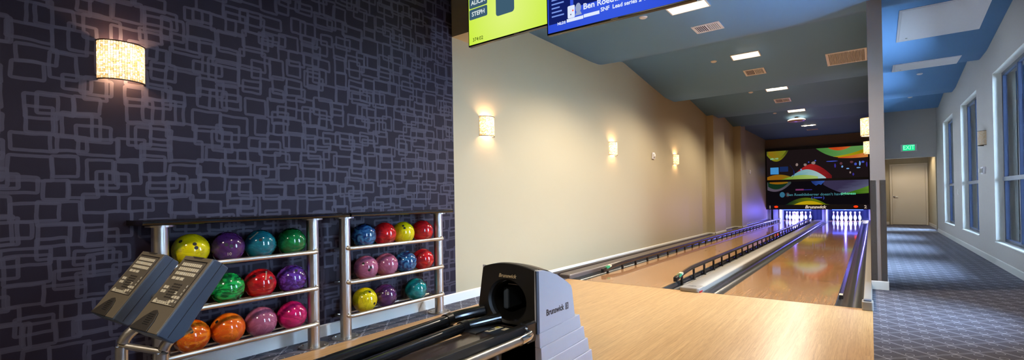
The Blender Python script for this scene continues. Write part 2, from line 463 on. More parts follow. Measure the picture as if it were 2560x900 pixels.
# ceiling: waves running across the room
PROF = [(YB - .1, 3.41), (1.35, 3.41), (1.68, 3.43), (2.6, 3.70), (4.9, 3.39), (5.6, 3.39), (6.4, 3.69), (8.4, 3.42), (9.0, 3.42), (10.15, 3.70), (11.7, 3.47), (12.7, 3.60), (19.6, 3.60)]
def zc0(y):
    for (a, za), (b, zb) in zip(PROF, PROF[1:]):
        if y <= b: return za + (zb - za) * (y - a) / (b - a)
    return PROF[-1][1]
def zc(y): return sum(zc0(y + d) for d in (-.08, -.04, 0, .04, .08)) / 5
bm = new_bm(); ys = [YB - .1 + i * 0.1 for i in range(int((19.6 - YB) / 0.1) + 2)]
ys = [y for y in ys if y > 0.8 or abs(y - ys[0]) < 1e-6]
loX = [[bm.verts.new((x, y, zc(y))) for x in (XL - .1, XR + .1)] for y in ys]
hiX = [[bm.verts.new((x, y, zc(y) + .12)) for x in (XL - .1, XR + .1)] for y in ys]
for i in range(len(ys) - 1):
    bm.faces.new((loX[i][0], loX[i + 1][0], loX[i + 1][1], loX[i][1])); bm.faces.new((hiX[i][0], hiX[i][1], hiX[i + 1][1], hiX[i + 1][0]))
    bm.faces.new((loX[i][0], hiX[i][0], hiX[i + 1][0], loX[i + 1][0])); bm.faces.new((loX[i][1], loX[i + 1][1], hiX[i + 1][1], hiX[i][1]))
bm.faces.new((loX[0][0], loX[0][1], hiX[0][1], hiX[0][0])); bm.faces.new((loX[-1][0], hiX[-1][0], hiX[-1][1], loX[-1][1]))
struct(obj('ceiling', bm, M_CEIL, smooth=True))
# bulkhead beam over the approach
struct(box('trim_2', XL, XR, -1.96, -1.56, 2.95, 3.41, M_WALL))
# wall above the masking unit, lane end
struct(box('wall_lane_end', XL, 0.834, 19.3, 19.5, -0.3, 3.7, M_FARBEIGE))
struct(box('wall_lane_end', XL, 0.834, 17.9, 18.0, 3.1, 3.7, M_FARBEIGE))

# windows (structure): reveal lining, frame, panes
def window(i, y0, y1, xf=XR + .10, z0=ZS, z1=ZH):
    t = bpy.data.objects.new('window_%d' % i, None); COL.objects.link(t); t.location = (XR, (y0 + y1) / 2, z0); t['kind'] = 'structure'
    dy = (y0 + y1) / 2
    L = lambda y: y - dy
    bm = new_bm(); w = 0.055
    X0 = xf - XR; X1 = X0 + .06; H = z1 - z0
    quadbox(bm, X0, X1, L(y0), L(y0) + w, 0, H); quadbox(bm, X0, X1, L(y1) - w, L(y1), 0, H)
    quadbox(bm, X0, X1, L(y0), L(y1), 0, w); quadbox(bm, X0, X1, L(y0), L(y1), H - w, H)
    quadbox(bm, X0, X1, -w / 2, w / 2, 0, H)
    obj('frame', bm, M_FRAME, t, bevel=0.004)
    box('transom', X0 - .012, X1, L(y0) + .01, L(y1) - .01, 0.94, 1.0, M_TRANSOM, t, bevel=0.003)
    box('pane', X0 + .025, X0 + .031, L(y0) + .02, L(y1) - .02, 0.02, H - .02, M_GLASS, t)
    box('sill', -.012, X0, L(y0) - .0, L(y1) + .0, -.004, 0.012, M_WHITE, t, bevel=0.003)
    bm = new_bm(); quadbox(bm, 0.0, X0, L(y0), L(y0) + .008, 0.012, H); quadbox(bm, 0.0, X0, L(y1) - .008, L(y1), 0.012, H); quadbox(bm, 0.0, X0, L(y0), L(y1), H - .008, H)
    obj('reveal', bm, M_WHITE, t)
    return t
for i, (a, b) in enumerate(HOLES): window(i + 1, a, b)
t = bpy.data.objects.new('window_6', None); COL.objects.link(t); t.location = (2.45, 13.25, 0); t['kind'] = 'structure'
bm = new_bm(); quadbox(bm, .05, .1, -.5, -.44, 0, 2.25); quadbox(bm, .05, .1, .44, .5, 0, 2.25); quadbox(bm, .05, .1, -.5, .5, 2.19, 2.25); quadbox(bm, .05, .1, -.5, .5, 0, .08); quadbox(bm, .05, .1, -.5, .5, 1.05, 1.11)
obj('frame', bm, M_FRAME, t); box('pane', .07, .076, -.46, .46, .05, 2.2, M_GLASS, t)

# door at the end of the alcove
d = bpy.data.objects.new('door_1', None); COL.objects.link(d); d.location = (1.91, 15.99, 0); d['kind'] = 'structure'
box('door_leaf', -.45, .45, -.035, 0.0, 0.012, 2.1, M_DOOR, d, bevel=0.003)
bm = new_bm(); quadbox(bm, -.515, -.455, -.03, .005, 0, 2.16); quadbox(bm, .455, .515, -.03, .005, 0, 2.16); quadbox(bm, -.455, .455, -.03, .005, 2.105, 2.16)
obj('door_frame', bm, M_DOOR, d)
bm = new_bm(); lathe(bm, [(0, 0), (.028, 0), (.028, .008), (.012, .012), (.012, .045), (0, .045)], 16, Matrix.Translation((-.40, -.035, 1.0)) @ Matrix.Rotation(PI / 2, 4, 'X'))
tube(bm, [(-.40, -.078, 1.0), (-.36, -.08, 1.0), (-.29, -.078, .995)], .009)
obj('door_handle', bm, M_CHROME, d, smooth='auto')

# outdoors
struct(box('ground', 2.7, 40, -30, 70, -0.3, -0.05, M_GROUND))
o = thing('building', 'pale blue grey building standing outside beyond the corridor windows', 'building', (4.2, 24, -.05))
box('wall', -1.1, .35, -6.5, 12, 0, 7, M_STONE, o)
bm = new_bm()
for k in range(22): quadbox(bm, -1.12, .37, -6.52, -6.5, .1 + k * .3, .13 + k * .3)
obj('siding_joint', bm, M_FRAME, o)
bm = new_bm(); bmesh.ops.create_icosphere(bm, subdivisions=4, radius=1.0)
for v in bm.verts:
    n = v.co.normalized(); v.co = Vector((n.x * 2.2, n.y * 1.0, n.z * .85)) * (1 + .09 * math.sin(9 * n.x + 3) * math.sin(11 * n.z) + .06 * random.random())
tag(obj('hedge', bm, M_HEDGE, loc=(6.9, 19, .6)), 'low green hedge outside the nearest corridor window', 'hedge')

# ================================================================== LANES
LC = [-1.772, 0.0]; HW = 0.527
for i, xc in enumerate(LC):
    t = thing('bowling_lane', ['glossy maple bowling lane beside the long beige wall', 'glossy maple bowling lane beside the corridor dividing wall'][i], 'lane', (xc, 0, 0), 'lanes')
    box('lane_bed', -HW, HW, 0.004, 19.2, -0.1, 0.0, M_LANE, t)
    bm = new_bm()
    for k in range(7):
        x = (k - 3) * 0.1335; y = 4.7 - abs(k - 3) * 0.23
        bm = new_bm(); vs = [bm.verts.new((x + a, y + b, 0.0006)) for a, b in ((-.014, -.07), (0, -.05), (.014, -.07), (0, .07))]
        bm.faces.new(vs); obj('aiming_arrow', bm, M_SEAM, t)
struct(box('trim_3', -2.534, 0.756, -0.006, 0.0, -0.0, 0.0008, M_SEAM))
def gutter(x0, x1, label, y0=0.0, y1=17.9):
    bm = new_bm(); n = 14; w = x1 - x0; cx = (x0 + x1) / 2
    prof = [(-w / 2, 0.0)] + [(-(w / 2 - .012) * math.cos(PI * k / n), -0.075 * math.sin(PI * k / n) ** .8) for k in range(n + 1)] + [(w / 2, 0.0), (w / 2, -.1), (-w / 2, -.1)]
    sweep(bm, prof, [(0, y0, -0.002), (0, y1, -0.002)])
    return tag(obj('gutter', bm, M_GUTTER, smooth='auto', loc=(cx, 0, 0)), label, 'gutter', 'gutters beside the lanes')
gutter(-2.534, -2.299, 'dark glossy gutter along the long beige wall')
gutter(-1.245, -1.010, 'dark gutter on the far side of the grey capping under the raised bumper rail')
gutter(-0.762, -0.527, 'open dark gutter between the grey capping and the lane numbered two')
gutter(0.527, 0.756, 'dark gutter next to the corridor wall with blue reflections')
# cappings
def capping(x0, x1, y0, y1, zt, m, name, label, nose=True, base=-.1):
    bm = new_bm(); w = x1 - x0; cx = (x0 + x1) / 2; h = w / 2
    def prof(s, dz): return [(-h * s, base), (-h * s, zt * .35 + dz), (-h * s * .93, zt * .8 + dz), (-h * s * .8, zt + dz), (0, zt * 1.05 + dz), (h * s * .8, zt + dz), (h * s * .93, zt * .8 + dz), (h * s, zt * .35 + dz), (h * s, base)]
    path = [(y0, .82, -.012), (y0 + .012, .95, -.004), (y0 + .04, 1, 0), (y1, 1, 0)] if nose else [(y0, 1, 0), (y1, 1, 0)]
    rings = [[bm.verts.new((a, y, b)) for a, b in prof(s, dz)] for y, s, dz in path]
    n = 9
    for A, B in zip(rings, rings[1:]):
        for k in range(n): bm.faces.new((A[k], A[(k + 1) % n], B[(k + 1) % n], B[k]))
    bm.faces.new(rings[0]); bm.faces.new(rings[-1][::-1])
    return tag(obj(name, bm, m, smooth='auto', loc=(cx, 0, 0)), label, 'capping')
c = capping(-1.010, -0.762, 0.012, 17.9, 0.05, M_CAP, 'division_capping', 'flat grey plastic capping between the two lanes')
bm = new_bm(); prism(bm, rrect(-.118, .118, -.07, .16, .04), 'Z', 0.0, .052)
tip = obj('end_cap', bm, M_CAP, c, bevel=.012)
bm = new_bm(); prism(bm, [(-.05, .03), (-.035, .06), (0, .075), (.04, .07), (.05, .045), (.02, .05), (0, .035), (-.03, .045)], 'Z', .0525, .0535); obj('emblem', bm, M_INK, c)
bm = new_bm(); quadbox(bm, .095, .122, -.05, .1, .002, .02); obj('side_reflector', bm, M_RED, c)
capping(-2.74, -2.534, 0.012, 17.9, 0.055, M_CURB, 'side_capping', 'brown grey rounded capping beside the gutter along the beige wall')
capping(-2.838, -2.74, -.02, 17.9, 0.065, M_DARKCURB, 'edge_capping', 'dark brown grey strip between the baseboard and the rounded capping')
c = capping(0.756, 0.832, -.03, 17.9, 0.075, M_CAP, 'side_capping', 'narrow grey curb capping beside the corridor dividing wall')
bm = new_bm(); prism(bm, rrect(-.045, .045, -.09, .05, .015), 'Z', -.0, .085); obj('end_cap', bm, M_CAP, c, bevel=.008)
bm = new_bm(); prism(bm, rrect(-.03, .03, -.06, .02, .012), 'Z', .0855, .095); obj('end_cover', bm, M_BLUEGREY, c, bevel=.003)

# bumper rails
def bumper(x, ystart, ypost0, dy, label, zt=0.155):
    t = thing('bumper_rail', label, 'bumper rail', (x, 0, 0), 'raised bumper rails')
    prof = [(-.012, -.028), (.012, -.028), (.02, -.012), (.02, .012), (.012, .026), (-.012, .026), (-.02, .012), (-.02, -.012)]
    pts = []
    for k in range(9):
        s = k / 8; pts.append((0, ystart + s * .85, 0.052 + (zt - .028 - 0.052) * math.sin(s * PI / 2)))
    pts.append((0, 17.85, zt - .028))
    obj('rail', sweep(new_bm(), prof, pts), M_RAIL, t, smooth='auto')
    y = ypost0; k = 0
    while y < 17.7:
        zr = zt - .05
        s = (y - ystart) / .85
        if s < 1: zr = 0.03 + (zt - .05 - .03) * math.sin(max(s, 0) * PI / 2)
        bm = quadbox(new_bm(), -.011, .011, y - .019, y + .019, -.06, zr + .003)
        quadbox(bm, -.02, .02, y - .024, y + .024, -.066, -.054)
        obj('rail_post', bm, M_BLACK, t)
        y += dy; k += 1
    bm = sweep(new_bm(), [(-.0215, -.012), (.0215, -.012), (.0215, .014), (-.0215, .014)], [(0, ystart + .1, .075), (0, ystart + .2, .089)])
    obj('green_sticker', bm, M_GREEN, t)
    bm = sweep(new_bm(), [(-.0215, -.012), (.0215, -.012), (.0215, .014), (-.0215, .014)], [(0, ystart + .2, .0895), (0, ystart + .26, .0975)])
    obj('pale_sticker', bm, M_STICKER, t)
    bm = sweep(new_bm(), [(-.024, -.03), (.024, -.03), (.024, .028), (-.024, .028)], [(0, ystart - .02, .05), (0, ystart + .06, .066)])
    obj('end_cap', bm, M_BLACK, t, bevel=.006)
bumper(-2.34, .62, .78, .53, 'raised dark bumper rail on posts along the gutter by the beige wall', .12)
bumper(-1.205, .42, .68, .535, 'raised dark bumper rail on posts beside the grey centre capping', .15)
t = thing('bumper_rail', 'lowered dark bumper rail folded down in the gutter by the corridor wall', 'bumper rail', (.552, 0, 0))
obj('rail', sweep(new_bm(), [(-.022, -.04), (.022, -.04), (.022, -.008), (.016, -.002), (-.016, -.002), (-.022, -.008)], [(0, .62, 0), (0, 17.8, 0)]), M_RAIL, t, smooth='auto')
box('end_sticker', -.017, .017, .65, .75, -.002, .0, M_STICKER, t)

# ------------------------------------------------------------------ pins
PP = [(0.0, 0.0), (0.026, 0.0), (0.0286, 0.004), (0.0355, 0.024), (0.0497, 0.06), (0.0588, 0.095), (0.0605, 0.115), (0.0588, 0.14), (0.0527, 0.17), (0.0415, 0.20), (0.0313, 0.225), (0.0247, 0.25), (0.0228, 0.272), (0.0242, 0.295), (0.0285, 0.318), (0.0322, 0.342), (0.0314, 0.36), (0.025, 0.374), (0.013, 0.380), (0, 0.381)]
def mk_pin():
    p = obj('bowling_pin', lathe(new_bm(), PP, 20), M_PIN, smooth=True)
    for z0 in (.252, .275):
        bm = lathe(new_bm(), [(.0252, z0), (.0247, z0 + .014)], 20); obj('neck_stripe', bm, M_RED, p)
    return p
spots = []
rowname = ['head pin at the front of the rack', 'second row', 'third row', 'back row']
for r in range(4):
    for k in range(r + 1): spots.append((r, k, (k - r / 2) * .3048, 18.29 + r * .264))
pin0 = None
for i, xc in enumerate(LC):
    ln = ['lane beside the beige wall', 'lane beside the corridor wall'][i]
    for r, k, dx, y in spots:
        if pin0 is None: pin0 = mk_pin(); p = pin0
        else: p = copy_thing(pin0)
        p.location = (xc + dx, y, 0)
        if r == 0: w = 'front'
        elif r == 1: w = ['second row left', 'second row right'][k]
        elif r == 2: w = ['third row left', 'third row centre', 'third row right'][k]
        else: w = ['back row left corner', 'back row inner left', 'back row inner right', 'back row right corner'][k]
        tag(p, 'white bowling pin, %s one, %s' % (w, ln), 'bowling pin', 'pins on the ' + ln)

# ------------------------------------------------------------------ masking unit
YM = 17.7
t = thing('masking_unit', 'dark masking unit over the pins with colourful swirling graphics', 'masking unit', (0, YM, 0))
box('cabinet', -2.85, .825, .03, .2, .50, 3.17, M_DARKMASK, t)
ring = new_bm()
quadbox(ring, -2.85, -2.80, 0, .03, .5, 3.17); quadbox(ring, .79, .825, 0, .03, .5, 3.17); quadbox(ring, -2.80, .79, 0, .03, 3.06, 3.17); quadbox(ring, -2.80, .79, 0, .03, 1.70, 1.79)
obj('frame', ring, M_SATINBLACK, t, bevel=.004)
box('nameplate_band', -2.80, .79, -.005, .03, .50, .70, M_DARKMASK, t, bevel=.003)
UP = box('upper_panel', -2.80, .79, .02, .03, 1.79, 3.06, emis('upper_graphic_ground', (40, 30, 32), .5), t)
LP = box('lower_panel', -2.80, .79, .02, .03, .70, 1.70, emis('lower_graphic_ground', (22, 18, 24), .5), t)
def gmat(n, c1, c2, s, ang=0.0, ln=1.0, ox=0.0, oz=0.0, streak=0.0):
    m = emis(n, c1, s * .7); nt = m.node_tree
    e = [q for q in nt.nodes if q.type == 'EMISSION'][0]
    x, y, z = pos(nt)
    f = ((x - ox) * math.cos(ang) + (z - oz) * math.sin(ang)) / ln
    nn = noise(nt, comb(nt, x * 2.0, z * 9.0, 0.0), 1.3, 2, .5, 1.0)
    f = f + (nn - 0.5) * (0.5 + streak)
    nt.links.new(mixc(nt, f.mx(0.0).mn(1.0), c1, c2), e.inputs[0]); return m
def flat(name, pts, d, m, parent):
    """thin printed shape on the panel face; pts in x,z; cut to the panels by their own outline"""
    bm = new_bm(); bm.faces.new([bm.verts.new((x, .02 - d, z)) for x, z in pts]); bmesh.ops.triangulate(bm, faces=bm.faces)
    return obj(name, bm, m, parent)
def curve(fn, a, b, n=24): return [(a + (b - a) * k / n, fn(a + (b - a) * k / n)) for k in range(n + 1)]
def band(lo, hi, a, b, n=24): return curve(lo, a, b, n) + curve(hi, a, b, n)[::-1]
# upper panel graphics
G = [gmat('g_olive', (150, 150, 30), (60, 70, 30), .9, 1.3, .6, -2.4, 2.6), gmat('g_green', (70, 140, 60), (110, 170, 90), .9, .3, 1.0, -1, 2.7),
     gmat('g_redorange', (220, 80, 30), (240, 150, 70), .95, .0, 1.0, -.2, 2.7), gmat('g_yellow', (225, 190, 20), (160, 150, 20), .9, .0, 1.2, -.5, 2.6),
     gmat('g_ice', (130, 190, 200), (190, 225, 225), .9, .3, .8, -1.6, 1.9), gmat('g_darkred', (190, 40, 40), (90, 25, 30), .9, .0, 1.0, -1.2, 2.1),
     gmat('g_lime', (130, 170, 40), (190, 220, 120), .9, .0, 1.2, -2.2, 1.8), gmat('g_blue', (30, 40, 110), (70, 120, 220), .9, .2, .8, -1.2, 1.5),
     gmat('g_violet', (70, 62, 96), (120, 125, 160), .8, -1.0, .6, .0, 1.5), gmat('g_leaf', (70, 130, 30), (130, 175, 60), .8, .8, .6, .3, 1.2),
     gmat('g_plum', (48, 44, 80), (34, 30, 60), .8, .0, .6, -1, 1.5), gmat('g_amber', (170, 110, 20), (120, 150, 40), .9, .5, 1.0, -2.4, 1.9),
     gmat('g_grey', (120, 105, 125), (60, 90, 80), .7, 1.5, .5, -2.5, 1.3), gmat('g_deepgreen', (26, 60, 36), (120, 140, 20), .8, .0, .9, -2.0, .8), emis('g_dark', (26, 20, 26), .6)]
clampU = lambda f, lo=1.795, hi=3.055: (lambda x: min(max(f(x), lo), hi))
clampL = lambda f, lo=.705, hi=1.695: (lambda x: min(max(f(x), lo), hi))
def par(x0, z0, k): return lambda x: z0 + k * (x - x0) ** 2
top = lambda x: 3.055
flat('graphic_bubble', band(clampU(par(-2.42, 2.60, 2.1)), top, -2.79, -1.96), .001, G[0], t)
flat('graphic_bubble', band(clampU(par(-2.42, 2.72, 2.3)), top, -2.73, -2.05), .002, G[11], t)
flat('graphic_wave', band(clampU(par(-.05, 2.63, .52)), top, -.95, .785, 30), .001, G[1], t)
flat('graphic_wave', band(clampU(lambda x: 2.63 + .52 * (x + .05) ** 2 if x < 0 else 2.60 + .06 * (x - .5) ** 2), clampU(lambda x: 2.66 + .16 * (x + .4) + .22 * max(x, 0) ** 2), -.35, .785), .002, G[3], t)
flat('graphic_wave', band(clampU(lambda x: 2.575 + .10 * (x - .4) ** 2), clampU(lambda x: 2.62 + .10 * (x + .3) + .12 * max(x, 0) ** 2), -.2, .785), .003, G[2], t)
flat('graphic_flare', band(clampU(par(-.15, 2.92, .9)), top, -.52, .25), .003, G[2], t)
flat('graphic_arch', band(clampU(lambda x: 1.795), clampU(lambda x: 2.42 - .95 * abs(x + 1.12) ** 1.7), -1.95, -.42, 36), .001, G[5], t)
flat('graphic_arch', band(clampU(lambda x: 1.795), clampU(lambda x: 2.2 - .75 * abs(x + 1.3) ** 1.8), -2.15, -.62, 36), .002, G[4], t)
flat('graphic_arch', band(clampU(lambda x: 1.795), clampU(lambda x: 1.97 - .3 * abs(x + 1.45) ** 2), -2.6, -.9, 30), .003, G[6], t)
flat('graphic_drop', band(clampU(lambda x: 1.795), clampU(lambda x: 2.02 - .5 * (x + 2.35) ** 2), -2.79, -1.9), .0015, G[11], t)
bm = new_bm(); tube(bm, [(-1.92 + .16 * math.sin(k / 8 * PI * .8), .017, 2.42 - k * .07) for k in range(9)], .02, .004, 6); obj('graphic_arc', bm, G[7], t)
flat('graphic_square', rrect(-2.66, -2.34, 2.04, 2.34, .01), .003, emis('g_tile', (70, 150, 215), .8), t)
flat('graphic_square', rrect(-2.30, -1.98, 2.14, 2.36, .01), .0028, emis('g_tile2', (30, 50, 100), .7), t)
rnd = random.Random(3)
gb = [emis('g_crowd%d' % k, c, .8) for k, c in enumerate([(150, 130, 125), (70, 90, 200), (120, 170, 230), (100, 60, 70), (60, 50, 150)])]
for (x, z, w, h, q) in [(-1.65, 2.42, .09, .12, 0), (-1.35, 2.40, .1, .1, 0), (-1.05, 2.46, .13, .12, 0), (-.98, 2.55, .05, .05, 1), (-1.22, 2.50, .05, .05, 1), (-.42, 2.49, .36, .035, 1), (-.3, 2.3, .05, .16, 4), (-.06, 2.25, .06, .08, 2), (.12, 2.16, .09, .05, 2), (.38, 2.33, .08, .1, 1), (.52, 2.35, .05, .18, 2), (.47, 2.18, .12, .04, 2), (-.1, 2.38, .08, .1, 3), (.25, 2.42, .1, .08, 3), (.62, 2.40, .09, .07, 1), (.74, 2.3, .04, .2, 4), (-1.5, 2.2, .06, .06, 2), (.2, 2.0, .05, .08, 0), (.3, 1.92, .05, .1, 4)]:
    flat('graphic_figure', [(x + w / 2 * math.cos(a) * (1 + .3 * rnd.random()), z + h / 2 * math.sin(a) * (1 + .3 * rnd.random())) for a in [k * PI / 4 for k in range(8)]], .0035, gb[q], t)
text('panel_text', '#BL100', .10, emis('g_txt', (150, 235, 190), .8), t, axes((-2.50, .0155, 2.72), (1, 0, 0), (0, 0, 1), (0, -1, 0)))
# lower panel graphics
flat('graphic_bubble', band(clampL(par(-2.5, 1.28, .9)), lambda x: 1.695, -2.79, -1.88), .001, G[12], t)
flat('graphic_bubble', band(clampL(par(-2.45, 1.38, 1.3)), lambda x: 1.695, -2.76, -2.02), .002, G[13], t)
flat('graphic_flare', band(clampL(par(-2.35, 1.60, .4)), lambda x: 1.695, -2.7, -2.0), .003, G[11], t)
flat('graphic_wave', band(clampL(lambda x: 1.13 + .5 * max(.15 - x, 0) ** 1.6 + .12 * max(x - .35, 0) ** 2), lambda x: 1.695, -.72, .785, 30), .001, G[8], t)
flat('graphic_wave', band(clampL(lambda x: 1.13 + .12 * max(x - .35, 0) ** 2), clampL(lambda x: 1.16 + .36 * max(x + .05, 0) ** 1.3), -.1, .785, 30), .002, G[9], t)
flat('graphic_flare', [(-1.15, 1.695), (-.66, 1.695), (-.8, 1.52), (-.9, 1.58), (-.98, 1.50), (-1.1, 1.6)], .003, G[7], t)
flat('graphic_flare', band(clampL(lambda x: .705), clampL(lambda x: 1.0 - .55 * (x + 1.35) ** 2), -2.2, -.5), .001, G[13], t)
flat('graphic_flare', band(clampL(lambda x: .705), clampL(lambda x: .86 - .55 * (x + 1.25) ** 2), -1.8, -.75), .002, G[3], t)
flat('graphic_badge', ellipse(-2.22, 1.14, .1, .12, 16), .004, emis('g_badge', (60, 120, 150), .7), t)
flat('graphic_badge', ellipse(-2.02, 1.14, .08, .1, 16), .004, emis('g_face', (70, 45, 50), .7), t)
flat('graphic_bar', rrect(-1.72, -1.42, 1.31, 1.38, .005), .004, emis('g_mag', (130, 60, 110), .7), t)
flat('graphic_bar', rrect(-1.42, -1.12, 1.32, 1.35, .005), .004, gb[4], t)
text('panel_text', 'Ben Roethlisberger doesn\'t have', .15, emis('g_txt2', (70, 130, 140), .8), t, axes((-1.06, .0155, 1.13), (1, 0, 0), (0, 0, 1), (0, -1, 0)), bold=.003)
text('panel_text', 'tightness', .14, emis('g_txt3', (110, 230, 180), .8), t, axes((.12, .0155, 1.145), (1, 0, 0), (0, 0, 1), (0, -1, 0)), bold=.003)
text('panel_text', '( ==== )', .13, gb[1], t, axes((-.92, .0155, .99), (1, 0, 0), (0, 0, 1), (0, -1, 0)), bold=.004)
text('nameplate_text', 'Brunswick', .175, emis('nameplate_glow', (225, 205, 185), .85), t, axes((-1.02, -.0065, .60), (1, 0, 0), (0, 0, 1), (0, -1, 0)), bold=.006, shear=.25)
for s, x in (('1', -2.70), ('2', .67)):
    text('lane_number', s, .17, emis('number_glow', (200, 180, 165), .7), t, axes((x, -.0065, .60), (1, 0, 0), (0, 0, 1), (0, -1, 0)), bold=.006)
for x in (-2.46, .36):
    obj('indicator_lamp', lathe(new_bm(), [(0, 0), (.075, 0), (.07, .02), (.0, .035)], 18, Matrix.Translation((x, -.005, .615)) @ Matrix.Rotation(PI / 2, 4, 'X') @ Matrix.Diagonal((1, .6, 1, 1))), M_REDLAMP, t, smooth=True)
# kickbacks (side plates of the pits)
M_KICK = mat('pale_kickback', (190, 190, 205), .4)
for x0, x1, y0, lab in ((-2.85, -2.72, 17.95, 'narrow pale kickback strip in the corner by the beige wall'), (-2.62, -2.36, 17.95, 'broad blue lit kickback plate left of the first pin set'), (-.80, -.655, 17.95, 'kickback plate between the two sets of pins'), (.775, .83, 17.92, 'thin kickback plate by the corridor wall')):
    o = thing('kickback_plate', lab, 'kickback', ((x0 + x1) / 2, y0, 0), 'kickback plates')
    h = (x1 - x0) / 2
    box('plate', -h, h, 0, 1.25, -.1, .499, M_KICK, o, bevel=.004)
    box('front_trim', h - .022, h, -.012, 0, -.05, .49, M_TAN, o)
o = thing('pit_curtain', 'dark blue curtain hanging behind the pins', 'curtain', (0, 19.22, 0))
bm = new_bm(); n = 120
A = [bm.verts.new((XL + .01 + k * (0.82 - XL) / n, .012 * math.sin(k * 1.3), 0)) for k in range(n + 1)]; B = [bm.verts.new((v.co.x, v.co.y, .75)) for v in A]
for k in range(n): bm.faces.new((A[k], A[k + 1], B[k + 1], B[k]))
obj('cloth', bm, mat('navy_curtain', (16, 20, 60), .8), o, smooth=True)
box('rail', XL + .01, .82, -.02, .02, .75, .78, M_BLACK, o)
for i, xc in enumerate(LC):
    o = thing('pin_light', ['blue lamp strip above the first set of pins', 'bright blue lamp strip above the second set of pins'][i], 'light', (xc + .08, 17.84, .486), 'pin lights')
    box('housing', -.55, .55, 0.0, .05, .006, .014, M_BLACK, o)
    obj('tube', tube(new_bm(), [(-.52, .012, -.004), (.52, .012, -.004)], .009), M_BLUELED, o, smooth='auto')
    l = bpy.data.lights.new('pin_light_lamp', 'AREA'); l.shape = 'RECTANGLE'; l.size = 1.0; l.size_y = .05; l.color = (.22, .30, 1.0); l.energy = E_BLUE
    lo = bpy.data.objects.new('pin_lamp', l); COL.objects.link(lo); lo.parent = o; lo.location = (0, .03, -.02); lo.rotation_euler = (math.radians(52), 0, 0)
    l = bpy.data.lights.new('pin_white_lamp', 'AREA'); l.shape = 'RECTANGLE'; l.size = .9; l.size_y = .04; l.color = (.75, .85, 1.0); l.energy = E_BLUE * .10
    lo = bpy.data.objects.new('pin_lamp', l); COL.objects.link(lo); lo.parent = o; lo.location = (0, .05, -.02); lo.rotation_euler = (math.radians(60), 0, 0)
    l = bpy.data.lights.new('pit_lamp', 'POINT'); l.shadow_soft_size = .02; l.color = (.16, .14, 1.0); l.energy = E_BLUE * 1.3
    lo = bpy.data.objects.new('pin_lamp', l); COL.objects.link(lo); lo.parent = o; lo.location = (-.08, -.05, -.035)

# ================================================================== CEILING FITTINGS
def slope_mtx(x, y):
    dz = (zc(y + .1) - zc(y - .1)) / .2
    return Matrix.Translation((x, y, zc(y))) @ Matrix.Rotation(math.atan(dz), 4, 'X')
LY = [(-7.0, 'unseen fill added over the seating side'), (-3.7, 'near the ball racks'), (0.06, 'closest to the hanging screens'), (3.36, 'second from the screens'), (6.83, 'third from the screens'), (10.55, 'next to the round ceiling lamp'), (14.0, 'nearest the lane end')]  # the seating-side one is unseen, added to brighten the dark left end
fix0 = None; FIX = []
for i, (y, w) in enumerate(LY):
    if fix0 is None:
        t = thing('ceiling_light', '', 'ceiling light')
        bm = new_bm(); a, b = .215, .11
        for s in (quadbox(bm, -a - .015, a + .015, -b - .015, -b, -.012, .0), quadbox(bm, -a - .015, a + .015, b, b + .015, -.012, .0), quadbox(bm, -a - .015, -a, -b, b, -.012, .0), quadbox(bm, a, a + .015, -b, b, -.012, .0)): pass
        obj('trim_ring', bm, M_WHITEMETAL, t)
        box('reflector', -a, a, -b, b, -.004, .002, M_LAMPBOX, t)
        for sx in (-.1, .1):
            obj('lamp', lathe(new_bm(), [(0, -.03), (.03, -.028), (.052, -.016), (.055, -.004)], 20, Matrix.Translation((sx, .0, 0))), M_LAMP, t, smooth=True)
        fix0 = t
    else: t = copy_thing(fix0)
    t.matrix_world = slope_mtx(-.875, y)
    tag(t, 'recessed rectangular ceiling light with two bright lamps, ' + w, 'ceiling light', 'recessed ceiling lights')
    FIX.append((t, y))
for t, y in FIX:
    for sx in (-.1, .1):
        l = bpy.data.lights.new('downlight', 'SPOT'); l.energy = E_DOWN * (.8 if y < -5 else .18 if y < -1 else 1.0 if y < 1 else (0.9 if y < 9 else .55 if y < 12 else .3)); l.color = WARM; l.spot_size = math.radians(146); l.spot_blend = .5; l.shadow_soft_size = .045
        lo = bpy.data.objects.new('downlight', l); COL.objects.link(lo); lo.parent = t; lo.location = (sx, 0, -.05)
t = copy_thing(fix0)
for ch in list(t.children):
    if ch.type == 'LIGHT': bpy.data.objects.remove(ch)
t.matrix_world = Matrix.Translation((1.8, 14.4, 2.6))
tag(t, 'hidden ceiling light added over the door alcove at the corridor end', 'ceiling light')
l = bpy.data.lights.new('alcove_fill_lamp', 'SPOT'); l.energy = 70; l.color = (1, .84, .64); l.spot_size = math.radians(150); l.spot_blend = .4; l.shadow_soft_size = .06  # hidden behind the header, added to light the alcove warmly
lo = bpy.data.objects.new('alcove_fill_lamp', l); COL.objects.link(lo); lo.parent = t; lo.location = (0, 0, -.05)
def vent(name, x0, x1, y, dpt, nslat, along, label, slot=M_GRILLE):
    t = thing(name, label, 'vent')
    w = (x1 - x0) / 2; h = dpt / 2
    bm = new_bm(); f = .035 if w < .3 else .028
    quadbox(bm, -w, w, -h, -h + f, -.012, 0); quadbox(bm, -w, w, h - f, h, -.012, 0); quadbox(bm, -w, -w + f, -h + f, h - f, -.012, 0); quadbox(bm, w - f, w, -h + f, h - f, -.012, 0)
    obj('frame', bm, M_WHITEMETAL, t, bevel=.002)
    box('backing', -w + f, w - f, -h + f, h - f, -.004, 0, slot, t)
    for k in range(nslat):
        bm = new_bm(); s = -w + f + (2 * w - 2 * f) * (k + .5) / nslat
        quadbox(bm, -.0035, .0035, -h + f, h - f, -.016, 0.0)
        o = obj('slat', bm, M_WHITEMETAL, t); o.location = (s, 0, 0); o.rotation_euler = (0, math.radians(-35 if (along and s < 0) else 35), 0)
    t.matrix_world = slope_mtx((x0 + x1) / 2, y)
    return t
VX = (-1.055, -.70)
